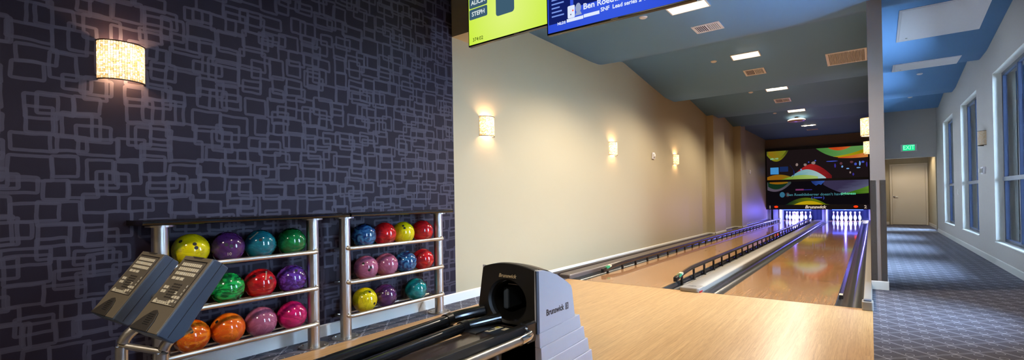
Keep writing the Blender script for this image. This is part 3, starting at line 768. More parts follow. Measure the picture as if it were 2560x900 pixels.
for y, w in ((.93, 'closest to the hanging screens'), (4.20, 'second from the screens'), (7.77, 'third from the screens'), (15.4, 'nearest the lane end')):
    g = vent('ceiling_vent', VX[0], VX[1], y, .31, 12, True, 'small white slatted ceiling vent ' + w); g['group'] = 'small ceiling vents'
vent('return_grille', .26, 1.04 - .21, 4.2, .58, 26, False, 'wide white slatted return air grille in the ceiling beside the dividing wall')
for x0, x1, y0, y1, l in ((1.2, 2.15, 2.78, 3.93, 'large white access panel in the blue corridor ceiling'), (1.19, 2.08, 4.97, 5.58, 'smaller white access panel farther along the corridor ceiling')):
    yc = (y0 + y1) / 2
    t = thing('access_panel', l, 'ceiling panel', group='ceiling access panels')
    h = (y1 - y0) / 2; w = (x1 - x0) / 2
    box('frame', -w, w, -h, h, -.006, .0, M_WHITEMETAL, t, bevel=.002)
    box('hatch', -w + .03, w - .03, -h + .03, h - .03, -.010, -.004, M_WHITEMETAL, t, bevel=.002)
    obj('lock', lathe(new_bm(), [(0, -.014), (.012, -.014), (.014, -.010)], 12, Matrix.Translation((-w + .12, h - .12, 0))), M_STEEL, t)
    t.matrix_world = slope_mtx((x0 + x1) / 2, yc)
for x, y, l in ((-1.42, .03, 'over the start of the lanes'), (-1.41, 3.38, 'beside the second lane light'), (-1.43, 6.86, 'beside the third lane light'), (-1.45, 10.6, 'left of the round ceiling lamp'), (1.69, 7.15, 'past the smaller access panel in the corridor'), (1.71, 10.5, 'near the far end of the corridor')):
    t = thing('sprinkler_cover', 'small round white sprinkler cover ' + l, 'sprinkler', group='sprinkler covers')
    obj('cover_disc', lathe(new_bm(), [(0, -.014), (.04, -.012), (.045, -.006), (.045, 0)], 24), M_WHITEMETAL, t, smooth='auto')
    obj('collar', lathe(new_bm(), [(.0, -.003), (.052, -.003), (.052, 0)], 24), M_WHITEMETAL, t)
    t.matrix_world = slope_mtx(x, y)
# round lit unit
t = thing('round_ceiling_lamp', 'round bright ceiling lamp hanging just below the blue ceiling over the lanes', 'ceiling light', (-.95, 11.25, 0))
ztop = zc(11.25)
obj('stem', lathe(new_bm(), [(.05, ztop + .02), (.05, ztop - .04), (.035, ztop - .05)], 20), M_DARKBRONZE, t, smooth='auto')
obj('diffuser', lathe(new_bm(), [(.09, ztop - .035), (.2, ztop - .06), (.24, ztop - .085), (.24, ztop - .11)], 32), M_LAMPBOX, t, smooth='auto')
obj('lower_dish', lathe(new_bm(), [(0, ztop - .15), (.2, ztop - .145), (.25, ztop - .115), (.245, ztop - .105), (0, ztop - .11)], 32), mat('rose_metal', (190, 150, 145), .3), t, smooth='auto')

# ================================================================== SCONCES
def sconce(lit):
    t = thing('wall_sconce', '', 'wall lamp')
    w, dpt, h = .118, .092, .118
    def arc(r, n=18): return [(r * dpt * math.cos(a), r * w * math.sin(a)) for a in [-PI / 2 + PI * k / n for k in range(n + 1)]]
    bm = new_bm(); o_, i_ = arc(1.0), arc(.965)
    for pts, fl in ((o_, 0), (i_, 1)):
        A = [bm.verts.new((x, y, -h)) for x, y in pts]; B = [bm.verts.new((x, y, h)) for x, y in pts]
        for k in range(len(pts) - 1): bm.faces.new((A[k], A[k + 1], B[k + 1], B[k]) if not fl else (A[k], B[k], B[k + 1], A[k + 1]))
    obj('shade', bm, M_MOSAIC if lit else M_MOSAIC0, t, smooth=True, recalc=False)
    for z in (-h - .001, h - .004):
        bm = new_bm(); a_, b_ = arc(1.03), arc(.95)
        vs = [[bm.verts.new((x, y, z + dz)) for x, y in pp] for pp in (a_, b_) for dz in (0, .006)]
        for A, B in ((0, 1), (1, 3), (3, 2), (2, 0)):
            for k in range(len(a_) - 1): bm.faces.new((vs[A][k], vs[A][k + 1], vs[B][k + 1], vs[B][k]))
        obj('rim', bm, M_DARKBRONZE, t)
    box('back_plate', 0.0, .012, -.05, .05, -.06, .06, M_DARKBRONZE, t, bevel=.003)
    if lit:
        obj('bulb', lathe(new_bm(), [(0, -.03), (.012, -.025), (.018, 0), (.012, .025), (0, .03)], 12, Matrix.Translation((.045, 0, 0))), M_LAMP, t, smooth=True)
    return t
def sconce_lamp(t):
    for sg in (1, -1):
        l = bpy.data.lights.new('sconce_lamp', 'POINT'); l.energy = E_SCONCE * (1.0 if sg > 0 else .6); l.color = (1.0, .72, .45); l.shadow_soft_size = .012
        lo = bpy.data.objects.new('sconce_lamp', l); COL.objects.link(lo); lo.parent = t; lo.location = (.05, 0, .06 * sg)
s0 = sconce(True); first = True; SC = []
for x, y, rz, l in ((XL, -4.885, 0, 'on the dark patterned wallpaper'), (XL, -1.40, 0, 'on the beige wall next to the wallpaper edge'), (XL, 2.09, 0, 'on the beige wall, middle one of its row of three'), (XL, 5.52, 0, 'on the beige wall next to the small white wall device'), (.834, 2.09, PI, 'on the dividing wall, nearer to the approach'), (.834, 5.58, PI, 'on the dividing wall, closer to the colourful graphics')):
    t = s0 if first else copy_thing(s0); first = False
    t.location = (x, y, 2.008); t.rotation_euler = (0, 0, rz)
    tag(t, 'glowing curved mosaic wall sconce ' + l, 'wall lamp', 'lit mosaic wall sconces'); SC.append(t)
for t in SC: sconce_lamp(t)
t = sconce(False); t.location = (XR, 5.2, 2.01); t.rotation_euler = (0, 0, PI); tag(t, 'unlit mosaic wall sconce between two corridor windows', 'wall lamp')
# small wall devices
t = thing('fire_alarm', 'small white wall device between two lit sconces on the beige wall', 'alarm', (XL, 4.09, 2.01))
box('base', 0, .03, -.06, .06, -.07, .07, M_WHITEMETAL, t, bevel=.006); box('lens', .03, .05, -.045, .045, -.02, .04, M_WHITE, t, bevel=.008); box('speaker_slots', .03, .032, -.035, .035, -.055, -.035, M_GRILLE, t)
t = thing('fire_alarm', 'white alarm device between two corridor windows below the unlit sconce', 'alarm', (XR, 5.3, 1.48), rotz=PI)
box('base', 0, .035, -.1, .1, -.06, .06, M_WHITEMETAL, t, bevel=.006); box('lens', .035, .07, -.06, .02, -.035, .035, M_WHITE, t, bevel=.008); box('speaker_slots', .035, .037, .035, .08, -.04, .04, M_GRILLE, t)
t = thing('fire_alarm', 'small white wall device high on the beige wall close to the pins', 'alarm', (XL, 14.2, 2.04))
box('base', 0, .03, -.07, .07, -.07, .07, M_WHITEMETAL, t, bevel=.006); box('lens', .03, .05, -.04, .04, -.02, .04, M_WHITE, t, bevel=.008)
t = thing('light_switch', 'white light switch plate on the corridor wall between the farther windows', 'switch', (XR, 8.3, 1.13), rotz=PI)
box('plate', 0, .006, -.04, .04, -.06, .06, M_WHITE, t, bevel=.002); box('rocker', .006, .012, -.017, .017, -.034, .034, M_WHITE, t, bevel=.002)
# exit sign
t = thing('exit_sign', 'green lit exit sign on the wall above the corridor opening', 'sign', (1.75, 12.3, 2.45))
box('housing', -.185, .185, -.045, 0, -.1, .1, M_WHITE, t, bevel=.006)
box('face', -.135, .135, -.05, -.044, -.082, .082, M_EXIT, t)
text('exit_lettering', 'EXIT', .17, M_EXITTXT, t, axes((0, -.0508, -.0), (1, 0, 0), (0, 0, 1), (0, -1, 0)), bold=.003, sx=.75)
# steel corner guards on the end of the dividing wall
for sx, l in ((0, 'tall steel corner guard on the lane side of the wall end'), (1, 'tall steel corner guard on the corridor side of the wall end')):
    t = thing('corner_guard', l, 'corner guard', (.834 if sx == 0 else .975, 1.25, .1), group='steel corner guards')
    s = 1 if sx == 0 else -1
    bm = new_bm(); prism(bm, [(-.003 * s, -.003), (.052 * s, -.003), (.052 * s, 0), (0, 0), (0, .052), (-.003 * s, .052)], 'Z', 0, 1.18); obj('angle_plate', bm, M_GUARD, t)
    for z in (.08, .45, .82, 1.12):
        obj('screw', lathe(new_bm(), [(0, .003), (.005, .002), (.006, 0)], 10, Matrix.Translation((.03 * s, -.003, z)) @ Matrix.Rotation(PI / 2, 4, 'X')), M_GRILLE, t)

# ================================================================== SCREENS
def tvset(name, label, cx, y, zb, w, h, yaw, tilt, face):
    t = thing(name, label, 'screen', (cx, y, zb), 'hanging screens'); t.rotation_euler = (math.radians(tilt), 0, math.radians(yaw))
    box('casing', -w / 2 - .012, w / 2 + .012, .0, .045, -.014, h + .014, M_TVBODY, t, bevel=.004)
    box('rear_cover', -w / 2 + .12, w / 2 - .12, .045, .075, .03, h - .1, M_TVBODY, t, bevel=.01)
    s = box('display', -w / 2, w / 2, -.002, .001, 0, h, face, t)
    box('brand_bar', -.03, .03, -.001, .003, -.011, -.006, M_CAP, t)
    return t, s
def grad(n, c1, c2, s, cx, cz, rad):
    m = emis(n, c1, s); nt = m.node_tree; e = [q for q in nt.nodes if q.type == 'EMISSION'][0]
    co, (x, y, z) = objco(nt); x = x - cx; z = z - cz
    f = ((x * x + z * z).sq() / rad).mn(1.0); nt.links.new(mixc(nt, f, c1, c2), e.inputs[0]); return m
TVM = lambda x, z, d=.0035: axes((x, -d, z), (1, 0, 0), (0, 0, 1), (0, -1, 0))
def tflat(name, pts, m, t, d=.003):
    bm = new_bm(); bm.faces.new([bm.verts.new((x, -d, z)) for x, z in pts]); bmesh.ops.triangulate(bm, faces=bm.faces); return obj(name, bm, m, t)
t, s = tvset('television', 'wall screen showing a bright yellow green scoring page', -1.82, -2.145, 2.715, 1.21, .68, 0, 0, grad('score_screen', (226, 246, 130), (204, 238, 66), 1.0, -.1, .25, .55))
o0 = -1.82
slate = emis('slate_ui', (62, 92, 112), 1.0); wtxt = emis('white_ui', (225, 235, 235), 1.0); dtxt = emis('dark_ui', (60, 80, 20), 1.0)
for z, s_ in ((.262, 'STEPH'), (.386, 'ALICIA'), (.51, 'ADAM')):
    pass
for z, s_ in ((.255, 'STEPH'), (.37, 'ALICIA')):
    tflat('name_button', rrect(-.595, -.355, z, z + .105, .015), slate, t)
    text('name_text', s_, .062, wtxt, t, TVM(-.475, z + .052), bold=.001)
tflat('score_tile', rrect(-.245, -.02, .21, .5, .03), slate, t)
text('timer_text', '374:02', .052, dtxt, t, TVM(-.485, .045))
t, s = tvset('television', 'wall screen showing a blue sports news page', -.77, -2.25, 2.565, 1.22, .69, 2.5, 0, grad('news_screen', (58, 92, 228), (44, 74, 205), 1.05, 0, .3, .7))
dk = emis('navy_ui', (18, 30, 100), 1.0); wh = emis('bright_ui', (225, 235, 255), 1.0); pk = emis('pink_ui', (215, 70, 150), 1.0); lb = emis('pale_blue_ui', (120, 150, 230), 1.0); grb = emis('grey_ui', (150, 165, 200), 1.0)
tflat('side_column', rrect(-.60, -.39, .07, .68, .002), dk, t)
for k in range(7): tflat('news_text', rrect(-.57, -.57 + .12 - .02 * (k % 3), .13 + k * .035, .142 + k * .035, .002), lb, t, .0035)
tflat('picture', rrect(-.36, .56, .17, .68, .002), dk, t)
tflat('crest', rrect(-.415, -.347, .085, .19, .01), wh, t, .004)
tflat('crest_mark', ellipse(-.365, .145, .006, .008, 10), M_REDLAMP, t, .0045)
tflat('crest_mark', ellipse(-.385, .115, .005, .006, 10), dk, t, .0045)
tflat('portrait', ellipse(-.315, .155, .026, .042, 16), grb, t, .004)
tflat('portrait', [(-.345, .095), (-.283, .095), (-.292, .12), (-.335, .12)], grb, t, .0042)
tflat('pink_tag', rrect(-.27, -.19, .22, .255, .003), pk, t, .004); tflat('white_tag', rrect(-.185, -.09, .22, .255, .003), wh, t, .004)
text('headline', 'Ben Roethlisberger doesn\'t', .068, wh, t, TVM(-.27, .15, .004), bold=.0016, align='LEFT')
text('subline', 'SNF  Lead series 2-0', .045, wh, t, TVM(-.115, .088, .004), bold=.001, align='LEFT', sx=1.0)
tflat('ticker_bar', rrect(-.425, -.27, .055, .083, .002), wh, t, .004); tflat('ticker_bar', rrect(-.266, -.125, .06, .088, .002), wh, t, .004)
text('ticker_label', 'NLDS', .032, wh, t, TVM(-.475, .062, .004), bold=.001)
for i, (x, y, z, nm) in enumerate(((-1.95, -2.03, 2.95, 'bracket behind the yellow green screen'), (-.72, -2.07, 2.86, 'bracket behind the blue screen'))):
    pass

# ================================================================== BALL RACKS
def post(x, y, parent):
    p = obj('post', lathe(new_bm(), [(.0, .008), (.045, .008), (.045, 1.0), (0, 1.0)], 28), M_STEEL, parent, smooth='auto', loc=(x, y, 0))
    f = obj('floor_flange', lathe(new_bm(), [(.0, 0), (.112, 0), (.112, .007), (.108, .01), (.046, .01)], 36), M_STEEL, p, smooth='auto')
    for k in range(4):
        a = PI / 4 + k * PI / 2
        obj('bolt', lathe(new_bm(), [(0, .019), (.007, .017), (.009, .010)], 10, Matrix.Translation((.085 * math.cos(a), .085 * math.sin(a), 0))), M_CHROME, p)
    obj('top_plate', lathe(new_bm(), [(0, .992), (.075, .992), (.075, 1.004), (0, 1.004)], 28), M_STEEL, p, smooth='auto')
    return p
def rack(y0, y1, sh0, sh1, label, nm):
    t = thing('ball_rack', label, 'ball rack', (-2.66, (y0 + y1) / 2, 0), 'steel ball racks'); c = (y0 + y1) / 2
    a, b = y0 - c, y1 - c
    post(0, a, t); post(0, b, t)
    sa, sb = sh0 - c, sh1 - c
    bm = new_bm(); n = 8; xb, xf = -.19, .125
    prof = [(xb, 1.005), (xf - .01, 1.005), (xf, 1.012), (xf + .004, 1.02), (xf, 1.03), (xf - .012, 1.036), (xb, 1.036)]
    sweep(bm, prof, [(0, sa, 0), (0, sb, 0)])
    obj('top_shelf', bm, M_GLOSSBLACK, t, smooth='auto')
    for z in (.745, .463, .187):
        pts = [(.03, a, z), (.052, a - .004, z), (.066, a + .008, z), (.07, a + .03, z), (.07, b - .03, z), (.066, b - .008, z), (.052, b + .004, z), (.03, b, z)]
        r = obj('front_rail', tube(new_bm(), pts, .0165, .0165, 14), M_STEEL, t, smooth='auto')
        obj('rear_rail', tube(new_bm(), [(-.15, a, z - .02), (-.15, b, z - .02)], .012), M_STEEL, t, smooth='auto')
        for yy in (a, b): obj('rail_arm', tube(new_bm(), [(-.044, yy, z - .02), (-.15, yy, z - .02)], .010), M_STEEL, t, smooth='auto')
        for yy in (a, b): obj('rail_cap', lathe(new_bm(), [(.0, .024), (.009, .022), (.013, .014), (.013, 0)], 12, Matrix.Translation((.052, yy, z))), M_STEEL, t, smooth='auto')
    return t
rack(-4.75, -3.752, -4.87, -3.50, 'steel ball rack with black top, nearer one partly behind the keypads', 'near')
rack(-3.468, -2.402, -3.482, -2.31, 'steel ball rack with black top standing next to the beige wall edge', 'far')

# balls
BALLC = {'yellow': ((222, 205, 10), (200, 180, 5), 4, .3), 'purple': ((84, 42, 96), (58, 26, 70), 6, .2), 'teal': ((24, 112, 122), (14, 84, 96), 7, .2), 'green': ((12, 120, 58), (6, 86, 40), 8, .2),
         'brightgreen': ((24, 160, 70), (4, 88, 40), 7, .08), 'red': ((196, 24, 28), (140, 12, 22), 6, .14), 'violet': ((92, 50, 140), (60, 22, 84), 9, .12), 'orange': ((232, 126, 20), (206, 80, 10), 7, .1),
         'orange2': ((236, 120, 24), (215, 86, 12), 6, .12), 'mauve': ((168, 96, 122), (140, 72, 100), 7, .2), 'magenta': ((200, 26, 96), (150, 14, 74), 8, .14), 'navy': ((14, 42, 92), (50, 110, 150), 8, .12), 'teal2': ((16, 128, 128), (10, 96, 100), 8, .2)}
BM = {k: m_ball(k + '_ball', v[0], v[1], v[2], v[3], 3.1 * i) for i, (k, v) in enumerate(BALLC.items())}
RB = .1075
def make_ball(matl, holes, loc, label, group, logo=None, rz=0.0):
    bm = new_bm(); bmesh.ops.create_uvsphere(bm, u_segments=48, v_segments=28, radius=RB)
    b = obj('bowling_ball', bm, matl, smooth=True, loc=loc); tag(b, label, 'bowling ball', group)
    b.rotation_euler = (0, 0, rz)
    toc = (CAM - Vector(loc)).normalized()
    right = toc.cross(Vector((0, 0, 1))).normalized() * -1; up = right.cross(toc) * -1
    if up.z < 0: up = -up
    if right.dot(R) < 0: right = -right
    inv = Matrix.Rotation(-rz, 3, 'Z')
    for hx, hz in holes:
        d = (toc * math.sqrt(max(0.05, 1 - hx * hx - hz * hz)) + right * hx + up * hz).normalized(); d = inv @ d
        q = d.to_track_quat('Z', 'Y').to_matrix().to_4x4()
        obj('finger_hole', lathe(new_bm(), [(0, RB + .0006), (.0112, RB - .0001), (.0122, RB - .0012)], 18, q), M_VOID, b)
    if logo:
        s, hx, hz, sz, rot = logo
        d = (toc * math.sqrt(max(0.05, 1 - hx * hx - hz * hz)) + right * hx + up * hz).normalized()
        ex = (right - d * right.dot(d)).normalized(); ey = d.cross(ex)
        ex2 = ex * math.cos(rot) + ey * math.sin(rot); ey2 = ey * math.cos(rot) - ex * math.sin(rot)
        m = axes((0, 0, 0), inv @ ex2, inv @ ey2, inv @ d) @ Matrix.Translation((0, 0, RB - .0005))
        text('ball_lettering', s, sz, M_TAN, b, m, ext=.0004, bold=.0004)
    return b
XB = -2.72
g1, g2 = 'balls on the rack behind the keypads', 'balls on the rack next to the beige wall'
B1 = [('yellow', -4.566, .829, [(.2, .35), (.28, .12), (-.5, .55)], 'yellow bowling ball at the left of the top row, nearer rack', None),
      ('purple', -4.345, .829, [(-.05, .15), (.22, .05)], 'dark purple bowling ball between the yellow and teal ones, top row of the nearer rack', ('10', .1, -.45, .03, 0)),
      ('teal', -4.126, .829, [(0.05, .3)], 'teal bowling ball in the top row of the nearer rack', ('brunswick', -.35, .6, .018, .7)),
      ('green', -3.893, .829, [], 'dark green bowling ball beside the post in the top row, nearer rack', None),
      ('brightgreen', -4.567, .545, [], 'bright green bowling ball mostly hidden behind the keypad, middle row', None),
      ('brightgreen', -4.348, .545, [], 'bright green marbled bowling ball right of the keypad, middle row of the nearer rack', None),
      ('red', -4.128, .545, [(-.35, .5), (.65, .3)], 'red swirled bowling ball with printed name, middle row of the nearer rack', ('brunswick', .35, .5, .018, 1.5)),
      ('violet', -3.893, .545, [(.3, .55)], 'violet swirled bowling ball beside the post, middle row of the nearer rack', None),
      ('orange', -4.568, .266, [(-.0, .25)], 'orange bowling ball peeking from behind the keypad, bottom row', None),
      ('orange2', -4.348, .266, [(-.6, .5)], 'orange marbled bowling ball beside the mauve one, bottom row of the nearer rack', None),
      ('mauve', -4.126, .266, [], 'mauve bowling ball between orange and magenta ones, bottom row of the nearer rack', None),
      ('magenta', -3.893, .266, [], 'magenta bowling ball beside the post in the bottom row', None)]
B2 = [('navy', -3.24, .829, [], 'dark blue marbled bowling ball, first of the top row in the farther rack', None),
      ('red', -3.018, .829, [], 'red bowling ball between blue and yellow ones, top row of the farther rack', None),
      ('yellow', -2.80, .825, [(.0, .62), (.12, .42)], 'yellow bowling ball in the top row between two red ones', None),
      ('red', -2.56, .829, [], 'red bowling ball beside the last post, top row of the farther rack', None),
      ('mauve', -3.222, .545, [(-.2, .35), (.25, -.2), (.38, .0)], 'mauve bowling ball with three finger holes showing, middle row of the farther rack', None),
      ('mauve', -3.003, .545, [], 'mauve bowling ball without visible holes, beside the dark blue one', None),
      ('navy', -2.777, .545, [], 'dark blue marbled bowling ball in the middle row, farther rack', None),
      ('red', -2.556, .545, [], 'shiny red bowling ball beside the last post, middle row of the farther rack', None),
      ('yellow', -3.24, .266, [(.4, .6), (.75, -.35)], 'yellow bowling ball at the left of the bottom row, farther rack', None),
      ('purple', -3.021, .266, [], 'dark purple bowling ball with pale print, bottom row of the farther rack', ('10', .15, .15, .04, 0)),
      ('teal2', -2.654, .266, [], 'teal green bowling ball sitting apart in the bottom row, farther rack', None)]
for k, (c, y, z, h, l, lg) in enumerate(B1): make_ball(BM[c], h, (XB, y, z), l, g1, lg, .7 * k)
for k, (c, y, z, h, l, lg) in enumerate(B2): make_ball(BM[c], h, (XB, y, z), l, g2, lg, 1.1 * k)

# ================================================================== SCORING CONSOLE
t = thing('scoring_console', 'pair of slanted grey scoring keypads on a steel tube stand in front of the rack', 'scoring console', (-1.62, -5.12, 0))
C0 = Vector((-1.62, -5.12, 0))
def keypad(center, yaw, pit, rol, w=.215, l=.36, th=.082, tb=.10):
    m3 = Matrix.Translation(Vector(center) - C0) @ Matrix.Rotation(yaw, 4, 'Z') @ Matrix.Rotation(pit, 4, 'X') @ Matrix.Rotation(rol, 4, 'Y')
    k = bpy.data.objects.new('keypad', None)
    prof = [(l / 2, -.012), (l / 2, -th), (-l / 2 + .04, -tb), (-l / 2, -tb * .8), (-l / 2, -.006), (-l / 2 + .004, 0), (l / 2 - .006, 0)]
    k = obj('keypad', prism(new_bm(), prof, 'X', -w / 2, w / 2), M_BLUEGREY, t, bevel=.006); k.matrix_local = m3
    box('face_plate', -w / 2 + .004, w / 2 - .004, -l / 2 + .004, l / 2 - .006, -.002, .0025, M_KEYFACE, k, bevel=.003)
    box('side_seam', -w / 2 - .001, w / 2 + .001, -l / 2 + .01, l / 2 + .001, -th * .55, -th * .55 + .002, M_BLACK, k)
    box('recess', -w * .41, w * .41, -l * .17, l * .43, .002, .0032, M_BLACK, k)
    box('key_panel', -w * .40, w * .40, -l * .165, l * .415, .003, .004, M_KEYPANEL, k)
    bm = new_bm(); zz = (.004, .0055)
    for r in range(3):
        for c in range(10): quadbox(bm, -w * .34 + c * w * .068, -w * .34 + c * w * .068 + w * .056, l * (.345 - .062 * r), l * (.345 - .062 * r) + l * .042, *zz)
    for c in range(3): quadbox(bm, -w * .33 + c * w * .14, -w * .33 + c * w * .14 + w * .115, l * .155, l * .192, *zz)
    for (c, r) in ((0, 0), (1, 0), (0, 1), (1, 1), (0, 3.4)): quadbox(bm, -w * .36 + c * w * .085, -w * .36 + c * w * .085 + w * .07, l * (.03 - .055 * r), l * (.03 - .055 * r) + l * .036, *zz)
    for (c, r) in ((0, 0), (0, 1), (1, 1), (2, 1), (1, 2), (0, 2.2)): quadbox(bm, w * .12 + c * w * .09, w * .12 + c * w * .09 + w * .07, l * (-.02 - .05 * r), l * (-.02 - .05 * r) + l * .034, *zz)
    for r in range(5): quadbox(bm, w * .34, w * .36, l * (.08 - .05 * r), l * (.08 - .05 * r) + l * .03, *zz)
    quadbox(bm, -w * .38, w * .30, -l * .158, -l * .153, *zz)
    obj('keys', bm, M_KEYS, k)
    bm = new_bm()
    for r in range(6):
        for c in range(4): quadbox(bm, -w * .12 + c * w * .075 + r * w * .0, -w * .12 + c * w * .075 + w * .055, l * (.09 - .034 * r), l * (.09 - .034 * r) + l * .018, *zz)
    obj('dark_symbols', bm, M_KEYDARK, k)
    text('keypad_lettering', 'Brunswick', w * .13, M_KEYS, k, axes((-w * .07, -l * .135, .0045), (1, 0, 0), (0, 1, 0), (0, 0, 1)), bold=.0006)
    pts = [(-w * .5 + .006, -l / 2 + .004), (w * .17, -l / 2 + .004), (w * .16, -l * .36), (w * .1, -l * .27), (0, -l * .235), (-w * .1, -l * .25), (-w * .25, -l * .33)]
    g = obj('speaker_grille', prism(new_bm(), pts, 'Z', .002, .007), M_KEYDARK, k, bevel=.002)
    bm = new_bm()
    for r in range(6): quadbox(bm, -w * .13, w * .05, -l * (.30 + .024 * r), -l * (.30 + .024 * r) + l * .010, .0068, .0078)
    obj('grille_slot', bm, M_VOID, k)
    bm = new_bm(); prism(bm, [(-w * .2, l / 2 - .006), (w * .2, l / 2 - .006), (w * .12, l / 2 - .014), (-w * .12, l / 2 - .014)], 'Z', .002, .0045); obj('thumb_notch', bm, M_KEYDARK, k)
    return k
keypad((-1.545, -5.027, .753), .126, .896, .061)
keypad((-2.12, -5.036, .742), .105, .901, .085)
def arch(p0, p1, ztop, r=.05):
    """tube loop: up from the floor at p0, over, and down to the floor at p1"""
    a, b = Vector((*p0, 0)) - C0, Vector((*p1, 0)) - C0; d = (b - a).normalized(); L = (b - a).length
    P = [a + Vector((0, 0, .01)), a + Vector((0, 0, ztop - r))]
    for k in range(1, 7):
        an = PI / 2 * k / 6; P.append(a + d * (r - r * math.cos(an)) + Vector((0, 0, ztop - r + r * math.sin(an))))
    for k in range(0, 7):
        an = PI / 2 * k / 6; P.append(b - d * (r - r * math.sin(an)) + Vector((0, 0, ztop - r + r * math.cos(an))))
    P.append(b + Vector((0, 0, .01)))
    return P
def upright(x, y, zt, dx):
    P = [Vector((x, y, .01)), Vector((x, y, zt - .09))]
    for k in range(1, 9):
        a = PI / 2 * .75 * k / 8; P.append(Vector((x + dx * (1 - math.cos(a)), y + .10 * (1 - math.cos(a)), zt - .09 + .10 * math.sin(a))))
    P.append(P[-1] + (P[-1] - P[-2]).normalized() * .04)
    return [p - C0 for p in P]
obj('upright', tube(new_bm(), upright(-1.700, -5.165, .605, .03), .022), M_STEEL, t, smooth='auto')
obj('upright', tube(new_bm(), upright(-1.560, -5.062, .575, .03), .022), M_STEEL, t, smooth='auto')
bm = new_bm(); tube(bm, [Vector((-1.71, -5.168, .535)) - C0, Vector((-1.56, -5.058, .505)) - C0], .014); obj('cross_bar', bm, M_STEEL, t, smooth='auto')
bm = new_bm(); tube(bm, [Vector((-1.56, -4.97, .63)) - C0, Vector((-1.85, -4.92, .66)) - C0, Vector((-2.10, -4.97, .67)) - C0], .018); obj('support_arm', bm, M_STEEL, t, smooth='auto')
bm = new_bm(); quadbox(bm, -.17, .14, -.14, .36, 0.0, .012); obj('base_plate', bm, M_STEEL, t, bevel=.004)

# ================================================================== BALL RETURN
YF = -3.45
t = thing('ball_return', 'ball return with black front hood, silver side and dark ball track', 'ball return', (-.97, YF, 0))
O = Vector((-.97, YF, 0))
def L3(x, y, z): return (x - O.x, y - O.y, z)
zt = lambda x: .731 - .55 * (x + .975) ** 2 if x > -.975 else .731 - .95 * (x + .975) ** 2
# front hood: outline with elliptical opening
out = []
xs_t, xs_b = (-1.163, -.748), (-1.235, -.742)
N = 64
hc = (-.969, .497); ha, hb = .137, .126
def outline(a):
    """point on the outer outline in direction a from the hole centre"""
    dx, dz = math.cos(a), math.sin(a)
    best = 9
    def edge(p, q):
        nonlocal best
        (x1, z1), (x2, z2) = p, q; ex, ez = x2 - x1, z2 - z1; den = dx * ez - dz * ex
        if abs(den) < 1e-9: return
        s = ((x1 - hc[0]) * ez - (z1 - hc[1]) * ex) / den; u = ((x1 - hc[0]) * dz - (z1 - hc[1]) * dx) / den
        if s > 0 and -1e-6 <= u <= 1 + 1e-6: best = min(best, s)
    poly = [(-1.235, 0.02), (-1.210, .41), (-1.163, .69)] + [(-1.163 + .006 + k * (.409 / 12), zt(-1.157 + k * .409 / 12)) for k in range(13)] + [(-.740, .41), (-.742, .02)]
    for i in range(len(poly)): edge(poly[i], poly[(i + 1) % len(poly)])
    return hc[0] + dx * best, hc[1] + dz * best
bm = new_bm(); R1, R2, R3, R4, R5 = [], [], [], [], []
N = 96
for k in range(N):
    a = 2 * PI * k / N; ox, oz = outline(a)
    R1.append(bm.verts.new(L3(ox, YF + .05, oz))); R2.append(bm.verts.new(L3(ox, YF + .006, oz)))
    R3.append(bm.verts.new(L3(ox + (hc[0] - ox) * .02, YF, oz + (hc[1] - oz) * .02)))
    R4.append(bm.verts.new(L3(hc[0] + (ha + .012) * math.cos(a), YF, hc[1] + (hb + .012) * math.sin(a))))
    R5.append(bm.verts.new(L3(hc[0] + ha * math.cos(a), YF + .016, hc[1] + hb * math.sin(a))))
R6 = [bm.verts.new(L3(hc[0] + ha * math.cos(2 * PI * k / N), YF + .06, hc[1] + hb * math.sin(2 * PI * k / N))) for k in range(N)]
for A, B in ((R1, R2), (R2, R3), (R3, R4), (R4, R5), (R5, R6), (R6, R1)):
    for k in range(N): bm.faces.new((A[k], A[(k + 1) % N], B[(k + 1) % N], B[k]))
obj('front_hood', bm, M_SATINBLACK, t, smooth='auto')
bm = new_bm(); A = [bm.verts.new(L3(hc[0] + ha * .98 * math.cos(2 * PI * k / 32), YF + .05, hc[1] + hb * .98 * math.sin(2 * PI * k / 32))) for k in range(32)]
B = [bm.verts.new(L3(hc[0] + ha * .9 * math.cos(2 * PI * k / 32), YF + .30, hc[1] + hb * .9 * math.sin(2 * PI * k / 32))) for k in range(32)]
for k in range(32): bm.faces.new((A[k], A[(k + 1) % 32], B[(k + 1) % 32], B[k]))
bm.faces.new(B)
obj('ball_chute', bm, M_VOID, t, smooth='auto')
box('chute_guide', -.10, -.06, .09, .25, .42, .56, M_BLUEGREY, t, bevel=.012)
obj('chute_bar', tube(new_bm(), [(-.06, .1, .585), (.075, .1, .585)], .005), M_STEEL, t)
text('front_lettering', 'Brunswick', .032, M_TAN, t, axes(L3(-.963, YF - .0008, .653), (1, 0, 0), (0, 0, 1), (0, -1, 0)), bold=.0006, shear=.3)
# top cover
bm = new_bm(); side = [(YF + .045, 0), (-3.33, -.012), (-3.18, -.072), (-3.07, -.132), (-3.035, -.31)]
rows = []
for y, dz in side: rows.append([bm.verts.new(L3(-1.157 + k * .409 / 12, y, zt(-1.157 + k * .409 / 12) + dz)) for k in range(13)])
for A, B in zip(rows, rows[1:]):
    for k in range(12): bm.faces.new((A[k], A[k + 1], B[k + 1], B[k]))
obj('top_cover', bm, mat('brown_black_plastic', (46, 38, 34), .35), t, smooth=True)
box('rear_panel', -.24, .21, .38, .41, .0, .35, M_SATINBLACK, t)
